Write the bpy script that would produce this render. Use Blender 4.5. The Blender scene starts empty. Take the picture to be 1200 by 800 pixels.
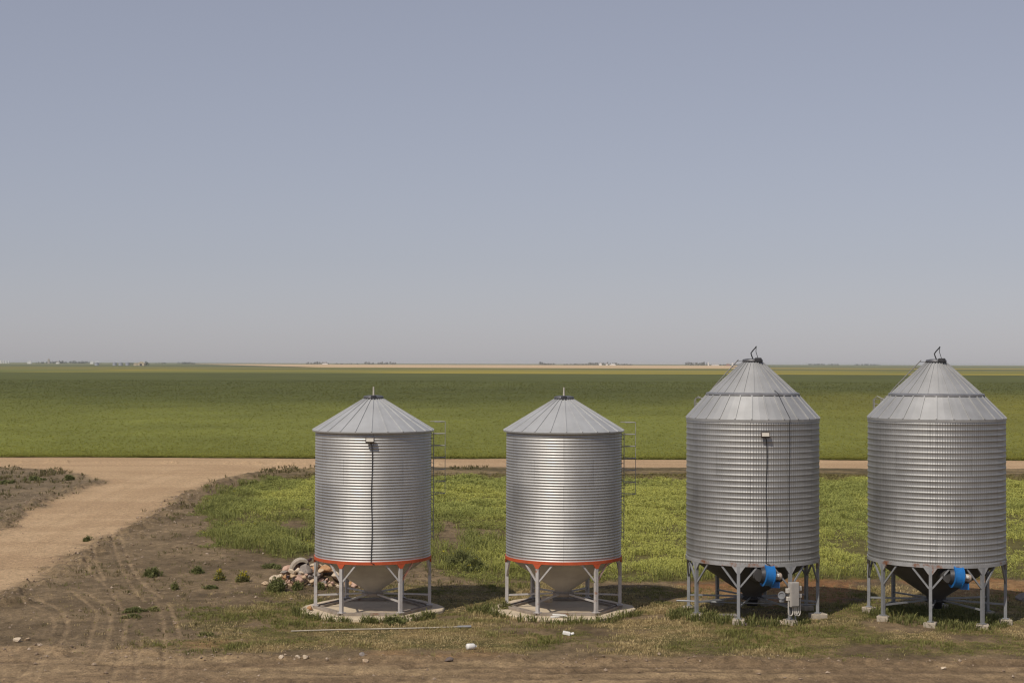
import bpy, math, random
import numpy as np
from mathutils import Vector, Matrix

random.seed(11)
RNG = np.random.default_rng(11)
sc = bpy.context.scene
COL = sc.collection
PI = math.pi
R = math.radians

# ------------------------------------------------------------------ camera
F = 1850.0                 # focal length in pixels of a 1200 px wide frame
CAM_H = 9.2
PITCH = math.atan(24.8 / F)
ROLL = 0.00317
cam_d = bpy.data.cameras.new('camera')
cam = bpy.data.objects.new('camera', cam_d)
COL.objects.link(cam)
cam_d.sensor_width = 36.0
cam_d.lens = 36.0 * F / 1200.0
cam_d.clip_start = 0.5
cam_d.clip_end = 60000
CM = Matrix.Translation((0, 0, CAM_H)) @ Matrix.Rotation(PI / 2 + PITCH, 4, 'X') @ Matrix.Rotation(ROLL, 4, 'Z')
cam.matrix_world = CM
sc.camera = cam
CR = np.array(CM.to_3x3())


def at(px, py, z=0.0):
    """photo pixel -> point on the horizontal plane z"""
    d = CR @ np.array([(px - 600) / F, -(py - 400) / F, -1.0])
    t = (z - CAM_H) / d[2]
    return Vector((d[0] * t, d[1] * t, z))


def atd(px, dist, z=0.0):
    """point at pixel column px and distance dist along the view"""
    return Vector(((px - 600) / F * dist, dist, z))


# ------------------------------------------------------------------ noise
def _hash(ix, iy, seed):
    n = (ix.astype(np.int64) * 374761393 + iy.astype(np.int64) * 668265263 + seed * 974634777) & 0xFFFFFFFF
    n = ((n ^ (n >> 13)) * 1274126177) & 0xFFFFFFFF
    n = n ^ (n >> 16)
    return (n & 0xFFFFFF) / float(0xFFFFFF)


def vnoise(x, y, seed=0):
    xi, yi = np.floor(x), np.floor(y)
    fx, fy = x - xi, y - yi
    fx = fx * fx * (3 - 2 * fx)
    fy = fy * fy * (3 - 2 * fy)
    a = _hash(xi, yi, seed); b = _hash(xi + 1, yi, seed)
    c = _hash(xi, yi + 1, seed); d = _hash(xi + 1, yi + 1, seed)
    return (a + (b - a) * fx) * (1 - fy) + (c + (d - c) * fx) * fy


def fbm(x, y, seed=0, octv=4):
    s = 0; a = 0.5; t = 0
    for i in range(octv):
        s = s + a * vnoise(x, y, seed + i * 17); t += a
        x = x * 2.03 + 5.1; y = y * 2.03 + 3.7; a *= 0.5
    return s / t


def sstep(a, b, x):
    t = np.clip((x - a) / (b - a), 0, 1)
    return t * t * (3 - 2 * t)


def seg_dist(P, poly, closed=False):
    """distance of points P (N,2) to a polyline"""
    best = np.full(len(P), 1e9)
    n = len(poly)
    for i in range(n if closed else n - 1):
        a = np.array(poly[i][:2]); b = np.array(poly[(i + 1) % n][:2])
        ab = b - a
        t = np.clip(((P - a) @ ab) / max(ab @ ab, 1e-9), 0, 1)
        q = a + t[:, None] * ab
        best = np.minimum(best, np.hypot(P[:, 0] - q[:, 0], P[:, 1] - q[:, 1]))
    return best


def inside(P, poly):
    x, y = P[:, 0], P[:, 1]
    r = np.zeros(len(P), bool)
    n = len(poly)
    j = n - 1
    for i in range(n):
        xi, yi = poly[i][:2]; xj, yj = poly[j][:2]
        if abs(yj - yi) > 1e-12:
            c = ((yi > y) != (yj > y)) & (x < (xj - xi) * (y - yi) / (yj - yi) + xi)
            r ^= c
        j = i
    return r


def sdf(P, poly):
    """positive inside"""
    d = seg_dist(P, poly, True)
    return np.where(inside(P, poly), d, -d)


def pxpoly(pts):
    return [tuple(at(px, py)[:2]) for px, py in pts]


# ------------------------------------------------------------------ materials
def newmat(name):
    m = bpy.data.materials.new(name)
    m.use_nodes = True
    nt = m.node_tree
    for n in list(nt.nodes):
        nt.nodes.remove(n)
    out = nt.nodes.new('ShaderNodeOutputMaterial')
    b = nt.nodes.new('ShaderNodeBsdfPrincipled')
    nt.links.new(b.outputs[0], out.inputs[0])
    return m, nt, b, out


def N(nt, kind, **kw):
    n = nt.nodes.new(kind)
    for k, v in kw.items():
        setattr(n, k, v)
    return n


def noise_node(nt, scale, detail=4, rough=0.55, vec=None, mapping=None):
    n = N(nt, 'ShaderNodeTexNoise')
    n.inputs['Scale'].default_value = scale
    n.inputs['Detail'].default_value = detail
    n.inputs['Roughness'].default_value = rough
    if vec is not None:
        nt.links.new(vec, n.inputs['Vector'])
    return n


def ramp(nt, fac, stops):
    r = N(nt, 'ShaderNodeValToRGB')
    e = r.color_ramp.elements
    while len(e) < len(stops):
        e.new(0.5)
    for el, (p, c) in zip(e, stops):
        el.position = p
        el.color = (c[0], c[1], c[2], 1) if not isinstance(c, (int, float)) else (c, c, c, 1)
    nt.links.new(fac, r.inputs[0])
    return r.outputs[0]


def mixc(nt, a, b, fac, mode='MIX'):
    m = N(nt, 'ShaderNodeMix', data_type='RGBA', blend_type=mode)
    m.clamp_factor = True
    for sock, v in ((m.inputs[6], a), (m.inputs[7], b), (m.inputs[0], fac)):
        if isinstance(v, (int, float)):
            sock.default_value = v
        elif isinstance(v, tuple):
            sock.default_value = (v[0], v[1], v[2], 1)
        else:
            nt.links.new(v, sock)
    return m.outputs[2]


def bump(nt, bsdf, h, strength=0.5, dist=0.02):
    b = N(nt, 'ShaderNodeBump')
    b.inputs['Strength'].default_value = strength
    b.inputs['Distance'].default_value = dist
    nt.links.new(h, b.inputs['Height'])
    nt.links.new(b.outputs[0], bsdf.inputs['Normal'])


def objco(nt):
    return N(nt, 'ShaderNodeTexCoord').outputs['Object']


def plain(name, c1, c2=None, scale=6, rough=0.6, metal=0.0, bmp=0.0, c3=None, p3=(0.62, 0.7), s3=3):
    m, nt, b, _ = newmat(name)
    co = objco(nt)
    n = noise_node(nt, scale, 5, 0.6, co)
    c2 = c2 or tuple(x * 0.75 for x in c1)
    col = ramp(nt, n.outputs[0], [(0.3, c2), (0.7, c1)])
    if c3:
        n3 = noise_node(nt, s3, 5, 0.65, co)
        f = ramp(nt, n3.outputs[0], [(p3[0], 0.0), (p3[1], 1.0)])
        col = mixc(nt, col, c3, f)
    nt.links.new(col, b.inputs['Base Color'])
    b.inputs['Roughness'].default_value = rough
    b.inputs['Metallic'].default_value = metal
    if bmp:
        bump(nt, b, n.outputs[0], bmp, 0.02)
    return m


def galvanised(name, panel_w, ring_h, base, rough, ribs=0.0, metal=1.0):
    """corrugated sheet; UV holds metres round the bin and up it"""
    m, nt, b, _ = newmat(name)
    uv = N(nt, 'ShaderNodeUVMap'); uv.uv_map = 'UVMap'
    sep = N(nt, 'ShaderNodeSeparateXYZ'); nt.links.new(uv.outputs[0], sep.inputs[0])

    def math_(op, a, c=None):
        k = N(nt, 'ShaderNodeMath', operation=op)
        for i, v in enumerate((a, c)):
            if v is None: continue
            if isinstance(v, (int, float)): k.inputs[i].default_value = v
            else: nt.links.new(v, k.inputs[i])
        return k.outputs[0]
    ring = math_('FLOOR', math_('DIVIDE', sep.outputs[1], ring_h))
    u = math_('ADD', math_('DIVIDE', sep.outputs[0], panel_w), math_('MULTIPLY', ring, 0.5))
    pan = math_('FLOOR', u)
    cmb = N(nt, 'ShaderNodeCombineXYZ')
    nt.links.new(pan, cmb.inputs[0]); nt.links.new(ring, cmb.inputs[1])
    wn = N(nt, 'ShaderNodeTexWhiteNoise', noise_dimensions='2D')
    nt.links.new(cmb.outputs[0], wn.inputs['Vector'])
    co = objco(nt)
    n1 = noise_node(nt, 1.1, 5, 0.6, co)
    mp = N(nt, 'ShaderNodeMapping'); mp.inputs['Scale'].default_value = (9, 9, 0.9)
    nt.links.new(co, mp.inputs[0])
    n2 = noise_node(nt, 1.0, 4, 0.6, mp.outputs[0])          # run-down streaks
    v = math_('ADD', math_('MULTIPLY', wn.outputs['Value'], 0.12), 0.86)
    v = math_('ADD', v, math_('MULTIPLY', math_('SUBTRACT', n1.outputs[0], 0.5), 0.25))
    v = math_('ADD', v, math_('MULTIPLY', math_('SUBTRACT', n2.outputs[0], 0.5), 0.22))
    if ribs:                                                   # rows of narrow stiffening flutes
        fl = math_('POWER', math_('ABSOLUTE', math_('SINE', math_('MULTIPLY', sep.outputs[0], PI / 0.0875))), 6.0)
        v = math_('SUBTRACT', v, math_('MULTIPLY', fl, 0.26))
    # bolted seams
    fr = math_('FRACT', u)
    seam = math_('LESS_THAN', math_('MINIMUM', fr, math_('SUBTRACT', 1.0, fr)), 0.012 / panel_w)
    v = math_('SUBTRACT', v, math_('MULTIPLY', seam, 0.22))
    col = mixc(nt, (0, 0, 0), base, v)
    nt.links.new(col, b.inputs['Base Color'])
    b.inputs['Metallic'].default_value = metal
    rr = math_('ADD', math_('MULTIPLY', n1.outputs[0], 0.25), rough - 0.12)
    rr = math_('ADD', rr, math_('MULTIPLY', wn.outputs['Value'], 0.08))
    nt.links.new(rr, b.inputs['Roughness'])
    if ribs:
        w = math_('SINE', math_('MULTIPLY', sep.outputs[0], 2 * PI / 0.0875))
        bump(nt, b, math_('ADD', w, math_('MULTIPLY', n1.outputs[0], 0.6)), ribs, 0.006)
    else:
        pass
    return m


M = {}
M['corr'] = galvanised('corrugated galvanised sheet', 2.235, 0.9144, (0.52, 0.515, 0.505), 0.54, metal=0.88)
M['corr_wide'] = galvanised('wide corrugated sheet', 2.5, 1.03, (0.47, 0.465, 0.455), 0.55, ribs=0.35, metal=0.88)
M['roof'] = plain('galvanised roof sheet', (0.51, 0.515, 0.515), (0.43, 0.432, 0.43), 1.6, 0.55, 0.45, 0.06)
M['roof2'] = plain('dull roof sheet', (0.43, 0.43, 0.428), (0.35, 0.35, 0.347), 1.4, 0.55, 0.5, 0.06,
                   c3=(0.40, 0.30, 0.22), p3=(0.70, 0.78), s3=2.2)
M['rib'] = plain('roof rib', (0.45, 0.45, 0.46), (0.3, 0.3, 0.31), 3, 0.5, 0.8)
M['orange'] = plain('orange ring paint', (0.52, 0.085, 0.025), (0.38, 0.068, 0.022), 4, 0.6, c3=(0.2, 0.07, 0.035), p3=(0.64, 0.72))
M['legpaint'] = plain('weathered grey leg paint', (0.50, 0.48, 0.47), (0.40, 0.37, 0.35), 7, 0.55, 0.1,
                      c3=(0.32, 0.13, 0.06), p3=(0.62, 0.72), s3=2.5)
M['orangebrace'] = plain('brace with orange overspray', (0.55, 0.45, 0.38), (0.55, 0.16, 0.06), 2.5, 0.6)
M['steel'] = plain('grey steel leg', (0.33, 0.335, 0.35), (0.25, 0.255, 0.265), 6, 0.5, 0.35, c3=(0.2, 0.11, 0.07), p3=(0.68, 0.76))
M['ringsteel'] = plain('grey ring steel', (0.40, 0.40, 0.405), (0.28, 0.28, 0.28), 3, 0.55, 0.3, c3=(0.25, 0.11, 0.06), p3=(0.56, 0.66), s3=1.6)
M['cone'] = plain('hopper cone beige grey', (0.42, 0.385, 0.33), (0.33, 0.30, 0.26), 1.5, 0.7, c3=(0.33, 0.22, 0.15), p3=(0.66, 0.78))
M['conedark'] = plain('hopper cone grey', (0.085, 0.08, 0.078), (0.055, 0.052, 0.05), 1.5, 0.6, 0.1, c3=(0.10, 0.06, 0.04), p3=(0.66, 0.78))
M['rusty'] = plain('weathered skid steel', (0.36, 0.31, 0.26), (0.24, 0.195, 0.155), 2.5, 0.75, 0.1, 0.2, c3=(0.20, 0.095, 0.05), p3=(0.60, 0.70), s3=1.7)
M['concrete'] = plain('concrete', (0.60, 0.495, 0.36), (0.48, 0.395, 0.28), 2.2, 0.9, 0, 0.25, c3=(0.34, 0.26, 0.17), p3=(0.60, 0.78), s3=0.9)
M['block'] = plain('footing concrete', (0.46, 0.40, 0.32), (0.30, 0.25, 0.19), 7, 0.9, 0, 0.6)
M['black'] = plain('black cable rubber', (0.02, 0.02, 0.022), None, 8, 0.6)
M['darkmetal'] = plain('dark grey cast metal', (0.07, 0.07, 0.075), (0.035, 0.035, 0.04), 12, 0.5, 0.5)
M['lidmetal'] = plain('dull lid metal', (0.22, 0.22, 0.23), (0.13, 0.13, 0.135), 9, 0.5, 0.7)
M['postwhite'] = plain('weathered pale post', (0.55, 0.50, 0.44), None, 12, 0.6)
M['lens'] = plain('floodlight glass', (0.62, 0.58, 0.50), (0.5, 0.46, 0.40), 30, 0.25)
M['bronze'] = plain('brown floodlight case', (0.07, 0.05, 0.04), None, 20, 0.5, 0.2)
M['blue'] = plain('blue fan paint', (0.012, 0.15, 0.45), (0.012, 0.12, 0.34), 6, 0.4)
M['motor'] = plain('cream motor case', (0.55, 0.46, 0.38), (0.30, 0.22, 0.16), 14, 0.5)
M['boxgrey'] = plain('grey electrical box paint', (0.43, 0.40, 0.37), (0.36, 0.335, 0.31), 5, 0.5, 0.1, c3=(0.30, 0.29, 0.2), p3=(0.6, 0.7))
M['conduit'] = plain('pale conduit', (0.62, 0.58, 0.52), None, 10, 0.5)
M['ladder'] = plain('galvanised ladder bar', (0.40, 0.385, 0.375), (0.28, 0.27, 0.265), 8, 0.6, 0.2)
M['pipe'] = plain('pale weathered pipe', (0.46, 0.41, 0.33), (0.30, 0.26, 0.20), 3, 0.6)
M['white'] = plain('white scrap plastic', (0.80, 0.79, 0.76), (0.68, 0.66, 0.62), 9, 0.5)
M['maroon'] = plain('dark maroon scrap', (0.045, 0.012, 0.014), None, 5, 0.6)
M['plank'] = plain('grey plank', (0.26, 0.235, 0.215), (0.17, 0.15, 0.135), 5, 0.8)


def vcol_mat(name, rough=0.9, transl=0.0, fine=None, bmp=0.0, vary=0.0):
    m, nt, b, out = newmat(name)
    a = N(nt, 'ShaderNodeAttribute'); a.attribute_name = 'Col'
    col = a.outputs['Color']
    if fine:
        co = objco(nt)
        n1 = noise_node(nt, fine[0], 6, 0.7, co)
        n2 = noise_node(nt, fine[1], 5, 0.65, co)
        f = mixc(nt, ramp(nt, n1.outputs[0], [(0.25, 1 - vary), (0.75, 1 + vary)]),
                 ramp(nt, n2.outputs[0], [(0.25, 1 - vary), (0.75, 1 + vary)]), 0.5)
        col = mixc(nt, col, f, 1.0, 'MULTIPLY')
        if bmp:
            h = N(nt, 'ShaderNodeMath', operation='ADD')
            nt.links.new(n1.outputs[0], h.inputs[0]); nt.links.new(n2.outputs[0], h.inputs[1])
            bump(nt, b, h.outputs[0], bmp, 0.08)
    nt.links.new(col, b.inputs['Base Color'])
    b.inputs['Roughness'].default_value = rough
    b.inputs['Specular IOR Level'].default_value = 0.15
    if transl:
        t = N(nt, 'ShaderNodeBsdfTranslucent'); nt.links.new(col, t.inputs[0])
        mx = N(nt, 'ShaderNodeMixShader'); mx.inputs[0].default_value = transl
        nt.links.new(b.outputs[0], mx.inputs[1]); nt.links.new(t.outputs[0], mx.inputs[2])
        nt.links.new(mx.outputs[0], out.inputs[0])
    return m


M['ground'] = vcol_mat('soil and turf', 0.95, 0, (4.5, 15.0), 1.0, 0.75)
M['leaf'] = vcol_mat('leaf', 0.7, 0.3)
M['crop'] = vcol_mat('crop canopy', 0.9, 0, (0.5, 2.6), 0.6, 0.42)
M['farfield'] = vcol_mat('far fields', 0.95, 0, (0.012, 0.1), 0.0, 0.18)
M['clod'] = vcol_mat('clod', 0.95)


# ------------------------------------------------------------------ mesh building
class MB:
    def __init__(s):
        s.v = []; s.f = []; s.uv = None; s.smooth = []

    def add(s, vs, fs, smooth=False):
        o = len(s.v)
        s.v += [tuple(v) for v in vs]
        s.f += [tuple(i + o for i in f) for f in fs]
        s.smooth += [smooth] * len(fs)
        return s

    def box(s, c, size, rot=None, bev=0.0):
        hx, hy, hz = (k / 2 for k in size)
        if bev <= 0:
            vs = [Vector((x, y, z)) for x in (-hx, hx) for y in (-hy, hy) for z in (-hz, hz)]
            fs = [(0, 1, 3, 2), (4, 6, 7, 5), (0, 4, 5, 1), (2, 3, 7, 6), (0, 2, 6, 4), (1, 5, 7, 3)]
        else:
            pts = [(-hx + bev, -hy), (hx - bev, -hy), (hx, -hy + bev), (hx, hy - bev), (hx - bev, hy), (-hx + bev, hy), (-hx, hy - bev), (-hx, -hy + bev)]
            vs = []
            for z, k in ((-hz, 1), (-hz + bev, 0), (hz - bev, 0), (hz, 1)):
                for (x, y) in pts:
                    if k:
                        x = max(-hx + bev, min(hx - bev, x)); y = max(-hy + bev, min(hy - bev, y))
                        x *= 1.0; y *= 1.0
                    vs.append(Vector((x, y, z)))
            fs = []
            for l in range(3):
                for i in range(8):
                    fs.append((l * 8 + i, l * 8 + (i + 1) % 8, (l + 1) * 8 + (i + 1) % 8, (l + 1) * 8 + i))
            fs.append(tuple(range(7, -1, -1))); fs.append(tuple(range(24, 32)))
        if rot is not None:
            vs = [rot @ v for v in vs]
        c = Vector(c)
        return s.add([v + c for v in vs], fs)

    def beam(s, p0, p1, w, h, up=(0, 0, 1)):
        p0 = Vector(p0); p1 = Vector(p1)
        z = (p1 - p0); L = z.length; z.normalize()
        u = Vector(up)
        if abs(z.dot(u)) > 0.98: u = Vector((0, 1, 0))
        x = u.cross(z).normalized(); y = z.cross(x)
        rot = Matrix((x, y, z)).transposed()
        return s.box((p0 + p1) / 2, (w, h, L), rot)

    def tube(s, pts, r, n=8, caps=True):
        pts = [Vector(p) for p in pts]
        rs = r if isinstance(r, (list, tuple)) else [r] * len(pts)
        vs = []; fs = []
        t0 = (pts[1] - pts[0]).normalized()
        u = Vector((0, 0, 1)) if abs(t0.z) < 0.9 else Vector((0, 1, 0))
        a = u.cross(t0).normalized()
        for i, p in enumerate(pts):
            t = (pts[min(i + 1, len(pts) - 1)] - pts[max(i - 1, 0)]).normalized()
            a = (a - t * a.dot(t)).normalized(); b = t.cross(a)
            for k in range(n):
                q = 2 * PI * k / n
                vs.append(p + (a * math.cos(q) + b * math.sin(q)) * rs[i])
        for i in range(len(pts) - 1):
            for k in range(n):
                fs.append((i * n + k, i * n + (k + 1) % n, (i + 1) * n + (k + 1) % n, (i + 1) * n + k))
        s.add(vs, fs, True)
        if caps:
            s.add(vs[:n], [tuple(range(n - 1, -1, -1))]); s.add(vs[-n:], [tuple(range(n))])
        return s

    def lathe(s, prof, n=48, c=(0, 0, 0), rot=None, smooth=True, phase=0.0):
        vs = []; fs = []
        for (r, z) in prof:
            for k in range(n):
                q = 2 * PI * k / n + phase
                v = Vector((r * math.sin(q), -r * math.cos(q), z))
                if rot is not None: v = rot @ v
                vs.append(v + Vector(c))
        for i in range(len(prof) - 1):
            for k in range(n):
                fs.append((i * n + k, i * n + (k + 1) % n, (i + 1) * n + (k + 1) % n, (i + 1) * n + k))
        return s.add(vs, fs, smooth)

    def build(s, name, mat, parent=None, loc=None):
        me = bpy.data.meshes.new(name)
        me.from_pydata(s.v, [], s.f)
        me.polygons.foreach_set('use_smooth', s.smooth)
        me.materials.append(mat)
        me.update()
        o = bpy.data.objects.new(name, me)
        COL.objects.link(o)
        if parent is not None: o.parent = parent
        if loc is not None: o.location = loc
        return o


def np_mesh(name, verts, faces, mat, col=None, smooth=False):
    """verts (N,3), faces (M,k) all the same k"""
    me = bpy.data.meshes.new(name)
    k = faces.shape[1]
    me.vertices.add(len(verts)); me.vertices.foreach_set('co', np.ascontiguousarray(verts, np.float32).ravel())
    me.loops.add(faces.size); me.loops.foreach_set('vertex_index', np.ascontiguousarray(faces, np.int32).ravel())
    me.polygons.add(len(faces))
    me.polygons.foreach_set('loop_start', np.arange(len(faces), dtype=np.int32) * k)
    me.polygons.foreach_set('use_smooth', np.full(len(faces), smooth))
    me.update(calc_edges=True)
    if col is not None:
        ca = me.color_attributes.new('Col', 'FLOAT_COLOR', 'POINT')
        c4 = np.ones((len(verts), 4), np.float32); c4[:, :3] = col
        ca.data.foreach_set('color', c4.ravel())
    me.materials.append(mat)
    o = bpy.data.objects.new(name, me)
    COL.objects.link(o)
    return o


def tag(o, label=None, cat=None, group=None, kind=None):
    if label: o['label'] = label
    if cat: o['category'] = cat
    if group: o['group'] = group
    if kind: o['kind'] = kind
    return o


def thing(name, label, cat, loc=(0, 0, 0), rz=0.0, group=None):
    o = bpy.data.objects.new(name, None)
    o.empty_display_size = 0.3
    COL.objects.link(o)
    o.location = loc; o.rotation_euler = (0, 0, rz)
    return tag(o, label, cat, group)


# ------------------------------------------------------------------ positions of the four bins
BINS = [dict(px=438, d=58.6), dict(px=661, d=58.75), dict(px=882, d=57.9), dict(px=1097, d=57.4)]
for b in BINS:
    b['x'] = (b['px'] - 600) / F * b['d']; b['y'] = b['d']
    b['rz'] = -math.atan2(b['x'], b['y'])

# ------------------------------------------------------------------ ground layout (photo outlines laid on the plain)
ROAD_NEAR, ROAD_FAR = 139.3, 150.6
ACCESS = pxpoly([(-260, 790), (-120, 690), (-40, 640), (0, 622), (40, 600), (75, 583), (105, 571), (128, 565), (104, 556), (62, 550.5), (0, 547.5),
                 (-80, 545), (-80, 541), (500, 545), (380, 548), (345, 549.5), (300, 553), (262, 560), (228, 572), (203, 584), (172, 602), (140, 620), (100, 640), (60, 662), (0, 692), (-120, 760), (-200, 830)])
PATCH = pxpoly([(-300, 700), (0, 618), (40, 597), (75, 580), (105, 569), (126, 565), (104, 558), (62, 552), (0, 549), (-300, 546)])
WEEDS = pxpoly([(232, 598), (250, 580), (285, 568), (330, 559), (372, 556), (600, 556), (900, 556), (1300, 558), (1900, 560), (1900, 690), (1300, 684), (1180, 678), (1030, 680),
                (960, 681), (900, 684), (800, 682), (735, 684), (690, 683), (600, 678), (560, 684), (515, 672), (495, 655), (450, 648), (370, 650), (330, 655), (300, 645), (250, 640), (243, 622)])
GRASS = pxpoly([(150, 760), (205, 735), (200, 705), (250, 690), (300, 690), (350, 695), (420, 690), (520, 682), (600, 684), (800, 686), (1300, 686), (1900, 700), (1900, 790), (1300, 772), (900, 770),
                (600, 764), (420, 762), (300, 764), (200, 768)])
BARE = [pxpoly([(512, 618), (528, 612), (546, 622), (550, 638), (530, 646), (512, 640)]),
        pxpoly([(560, 620), (590, 622), (590, 630), (555, 632)]),
        pxpoly([(330, 612), (350, 610), (358, 622), (345, 630)])]
ORANGE = [pxpoly([(780, 683), (900, 676), (1020, 681), (1010, 706), (900, 712), (820, 700)]),
          pxpoly([(1060, 682), (1130, 676), (1230, 682), (1300, 700), (1240, 708), (1120, 702)]),
          pxpoly([(380, 772), (430, 764), (560, 762), (575, 772), (480, 778)]),
          pxpoly([(222, 752), (248, 750), (252, 757), (225, 759)])]
TRACKS = [[(129.5, 621), (135, 646), (147, 674), (157, 691), (170, 705)], [(141, 623), (145, 642), (157, 670), (171, 686), (190, 700)],
          [(96, 649), (105, 670), (119, 681), (140, 709), (147, 730), (140, 761), (130, 800)], [(110, 639), (112, 660), (122, 679)],
          [(80, 690), (105, 709), (112, 723), (101, 758), (98, 768)], [(95, 690), (122, 709), (129, 726), (121, 761), (108, 775)],
          [(40, 700), (66, 712), (79, 730), (70, 751), (28, 786), (10, 805)], [(25, 705), (52, 716), (63, 730), (59, 744)],
          [(180, 700), (191, 730), (192, 779), (189, 810)], [(196, 705), (208, 737), (210, 779), (208, 810)],
          [(60, 760), (45, 780), (40, 810)], [(165, 745), (160, 775), (162, 810)]]
RUTS = [[(-60, 772), (200, 779), (325, 785), (500, 791), (700, 794), (1300, 796)], [(480, 780), (700, 780), (900, 781), (1300, 777)],
        [(560, 786), (800, 786), (1000, 787), (1300, 784)], [(200, 795), (500, 802), (900, 803), (1300, 801)]]
LANES = [[(-100, 715), (0, 668), (60, 640), (120, 610), (180, 582), (260, 557), (350, 546)], [(-100, 690), (0, 646), (60, 618), (110, 594), (160, 571), (230, 551), (330, 543)],
         [(-100, 730), (0, 682), (70, 650), (130, 619), (190, 588), (260, 561)], [(-100, 676), (0, 634), (50, 610), (95, 588), (145, 566), (200, 549)]]
def to2(L):
    p = [np.array(at(a, b)[:2]) for a, b in L]
    p = [2 * p[0] - p[1]] + p + [2 * p[-1] - p[-2]]
    o = []
    for i in range(1, len(p) - 2):
        for t in np.linspace(0, 1, 6)[:-1]:
            o.append(tuple(0.5 * (2 * p[i] + (p[i + 1] - p[i - 1]) * t + (2 * p[i - 1] - 5 * p[i] + 4 * p[i + 1] - p[i + 2]) * t * t + (3 * p[i] - p[i - 1] - 3 * p[i + 1] + p[i + 2]) * t ** 3)))
    o.append(tuple(p[-2]))
    return o
TRACKS = [to2(t) for t in TRACKS]; RUTS = [to2(t) for t in RUTS]; LANES = [to2(t) for t in LANES]
FORE_EDGE = [tuple(at(px, py)[:2]) for px, py in ((-700, 752), (-200, 757), (0, 757), (120, 760), (220, 766), (330, 768), (420, 769), (560, 771), (700, 772), (850, 773), (1000, 774), (1200, 772), (1500, 770), (2000, 768))]
FX = np.array([p[0] for p in FORE_EDGE]); FY = np.array([p[1] for p in FORE_EDGE])


def masks(P):
    x, y = P[:, 0], P[:, 1]
    wob = (fbm(x * 0.5, y * 0.5, 3, 4) - 0.5)
    wob2 = (fbm(x * 1.7, y * 1.7, 9, 3) - 0.5)
    m = {}
    m['road'] = sstep(-0.5, 0.5, np.minimum(y - ROAD_NEAR, ROAD_FAR + 3 - y) + wob * 1.2 + wob2 * 0.5)
    acc = sdf(P, ACCESS) + wob * 1.8 + wob2 * 1.1
    m['access_d'] = acc
    m['access'] = sstep(-0.7, 0.7, acc)
    fy = np.interp(x, FX, FY)
    fd = fy - y + wob * 1.3 + wob2 * 0.9
    m['fore_d'] = fd
    m['fore'] = sstep(-0.6, 0.5, fd)
    m['patch'] = sstep(-0.5, 0.8, sdf(P, PATCH))
    w = sdf(P, WEEDS) + wob * 3.0 + wob2 * 1.2
    for q in BARE:
        w = np.minimum(w, -(sdf(P, q) + wob * 2.0))
    m['weed_d'] = w
    m['weed'] = sstep(-0.4, 0.8, w)
    g = sdf(P, GRASS)
    gx = sstep(-16, -1, x)                     # turf thickens towards the bins
    cover = fbm(x * 0.45, y * 0.7, 21, 5)
    m['grass'] = sstep(-0.5, 1.0, g + wob * 2.5) * sstep(0.56 - 0.30 * gx, 0.70 - 0.22 * gx, cover) * (1 - m['fore'])
    o = np.zeros(len(P))
    for i, q in enumerate(ORANGE):
        o = np.maximum(o, sstep(-0.5, 0.9, sdf(P, q) + wob * 2.4 + wob2) * (0.95 if i < 2 else 0.6))
    m['orange'] = o
    m['verge'] = sstep(-1, 1, y - 124 + wob * 4) * sstep(-0.5, 1.5, ROAD_NEAR - y + wob) * sstep(-22, -17, x + wob * 4) * (1 - m['access'])
    t = np.zeros(len(P))
    for L in TRACKS:
        t = np.maximum(t, (1 - sstep(0.03, 0.14, seg_dist(P, L) + wob2 * 0.04)) * (0.75 + 0.25 * sstep(0.35, 0.55, fbm(x * 0.7, y * 0.4, 200 + len(L), 3))))
    m['track'] = t * sstep(-0.1, 0.4, 0.5 + wob * 1.5)
    r = np.zeros(len(P))
    for L in RUTS:
        r = np.maximum(r, 1 - sstep(0.08, 0.40, seg_dist(P, L) + wob2 * 0.2))
    m['rut'] = r * sstep(-0.25, 0.25, 0.15 + wob * 1.5)
    l = np.zeros(len(P))
    for L in LANES:
        l = np.maximum(l, 1 - sstep(0.2, 0.9, seg_dist(P, L) + wob * 0.6))
    m['lane'] = l
    return m


HEAP = (atd(373, 66.0).x, 66.0)


def tilt(x, y):
    b3, b4 = BINS[2], BINS[3]
    z = -0.058 * (x - b4['x']) * np.exp(-(((x - b4['x']) / 4.0) ** 2 + ((y - b4['y']) / 4.5) ** 2))
    z += -0.030 * (x - b3['x']) * np.exp(-(((x - b3['x']) / 3.5) ** 2 + ((y - b3['y']) / 4.5) ** 2))
    z = z + 0.50 * np.exp(-(((x - HEAP[0] - 0.25) / 1.25) ** 2 + ((y - HEAP[1] - 0.1) / 0.75) ** 2) ** 1.5)
    return z


def gheight(P, m):
    x, y = P[:, 0], P[:, 1]
    z = 0.10 * (fbm(x * 0.12, y * 0.12, 5, 3) - 0.5) * sstep(0, 6, np.abs(y - 58) - 3)
    z = z + tilt(x, y)
    rough = 1 - np.maximum(m['access'], m['road'])
    z = z + rough * 0.07 * (fbm(x * 1.3, y * 1.3, 31, 4) - 0.5) + rough * 0.05 * (fbm(x * 4.5, y * 4.5, 33, 3) - 0.5)
    # windrow of graded soil beside the lane and the track
    berm = np.exp(-((m['access_d'] + 0.9) / 0.55) ** 2) * sstep(0.42, 0.62, fbm(x * 0.9, y * 0.9, 41, 4))
    z = z + berm * 0.24
    berm2 = np.exp(-((m['fore_d'] - 0.3) / 0.45) ** 2) * sstep(0.45, 0.65, fbm(x * 1.1, y * 1.1, 43, 4))
    z = z + berm2 * 0.12
    z = z - 0.035 * m['track'] - 0.06 * m['rut'] - 0.03 * m['lane'] - 0.02 * m['access']
    return z


def lerp(a, b, t):
    return a + (b - a) * t[:, None]


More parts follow.
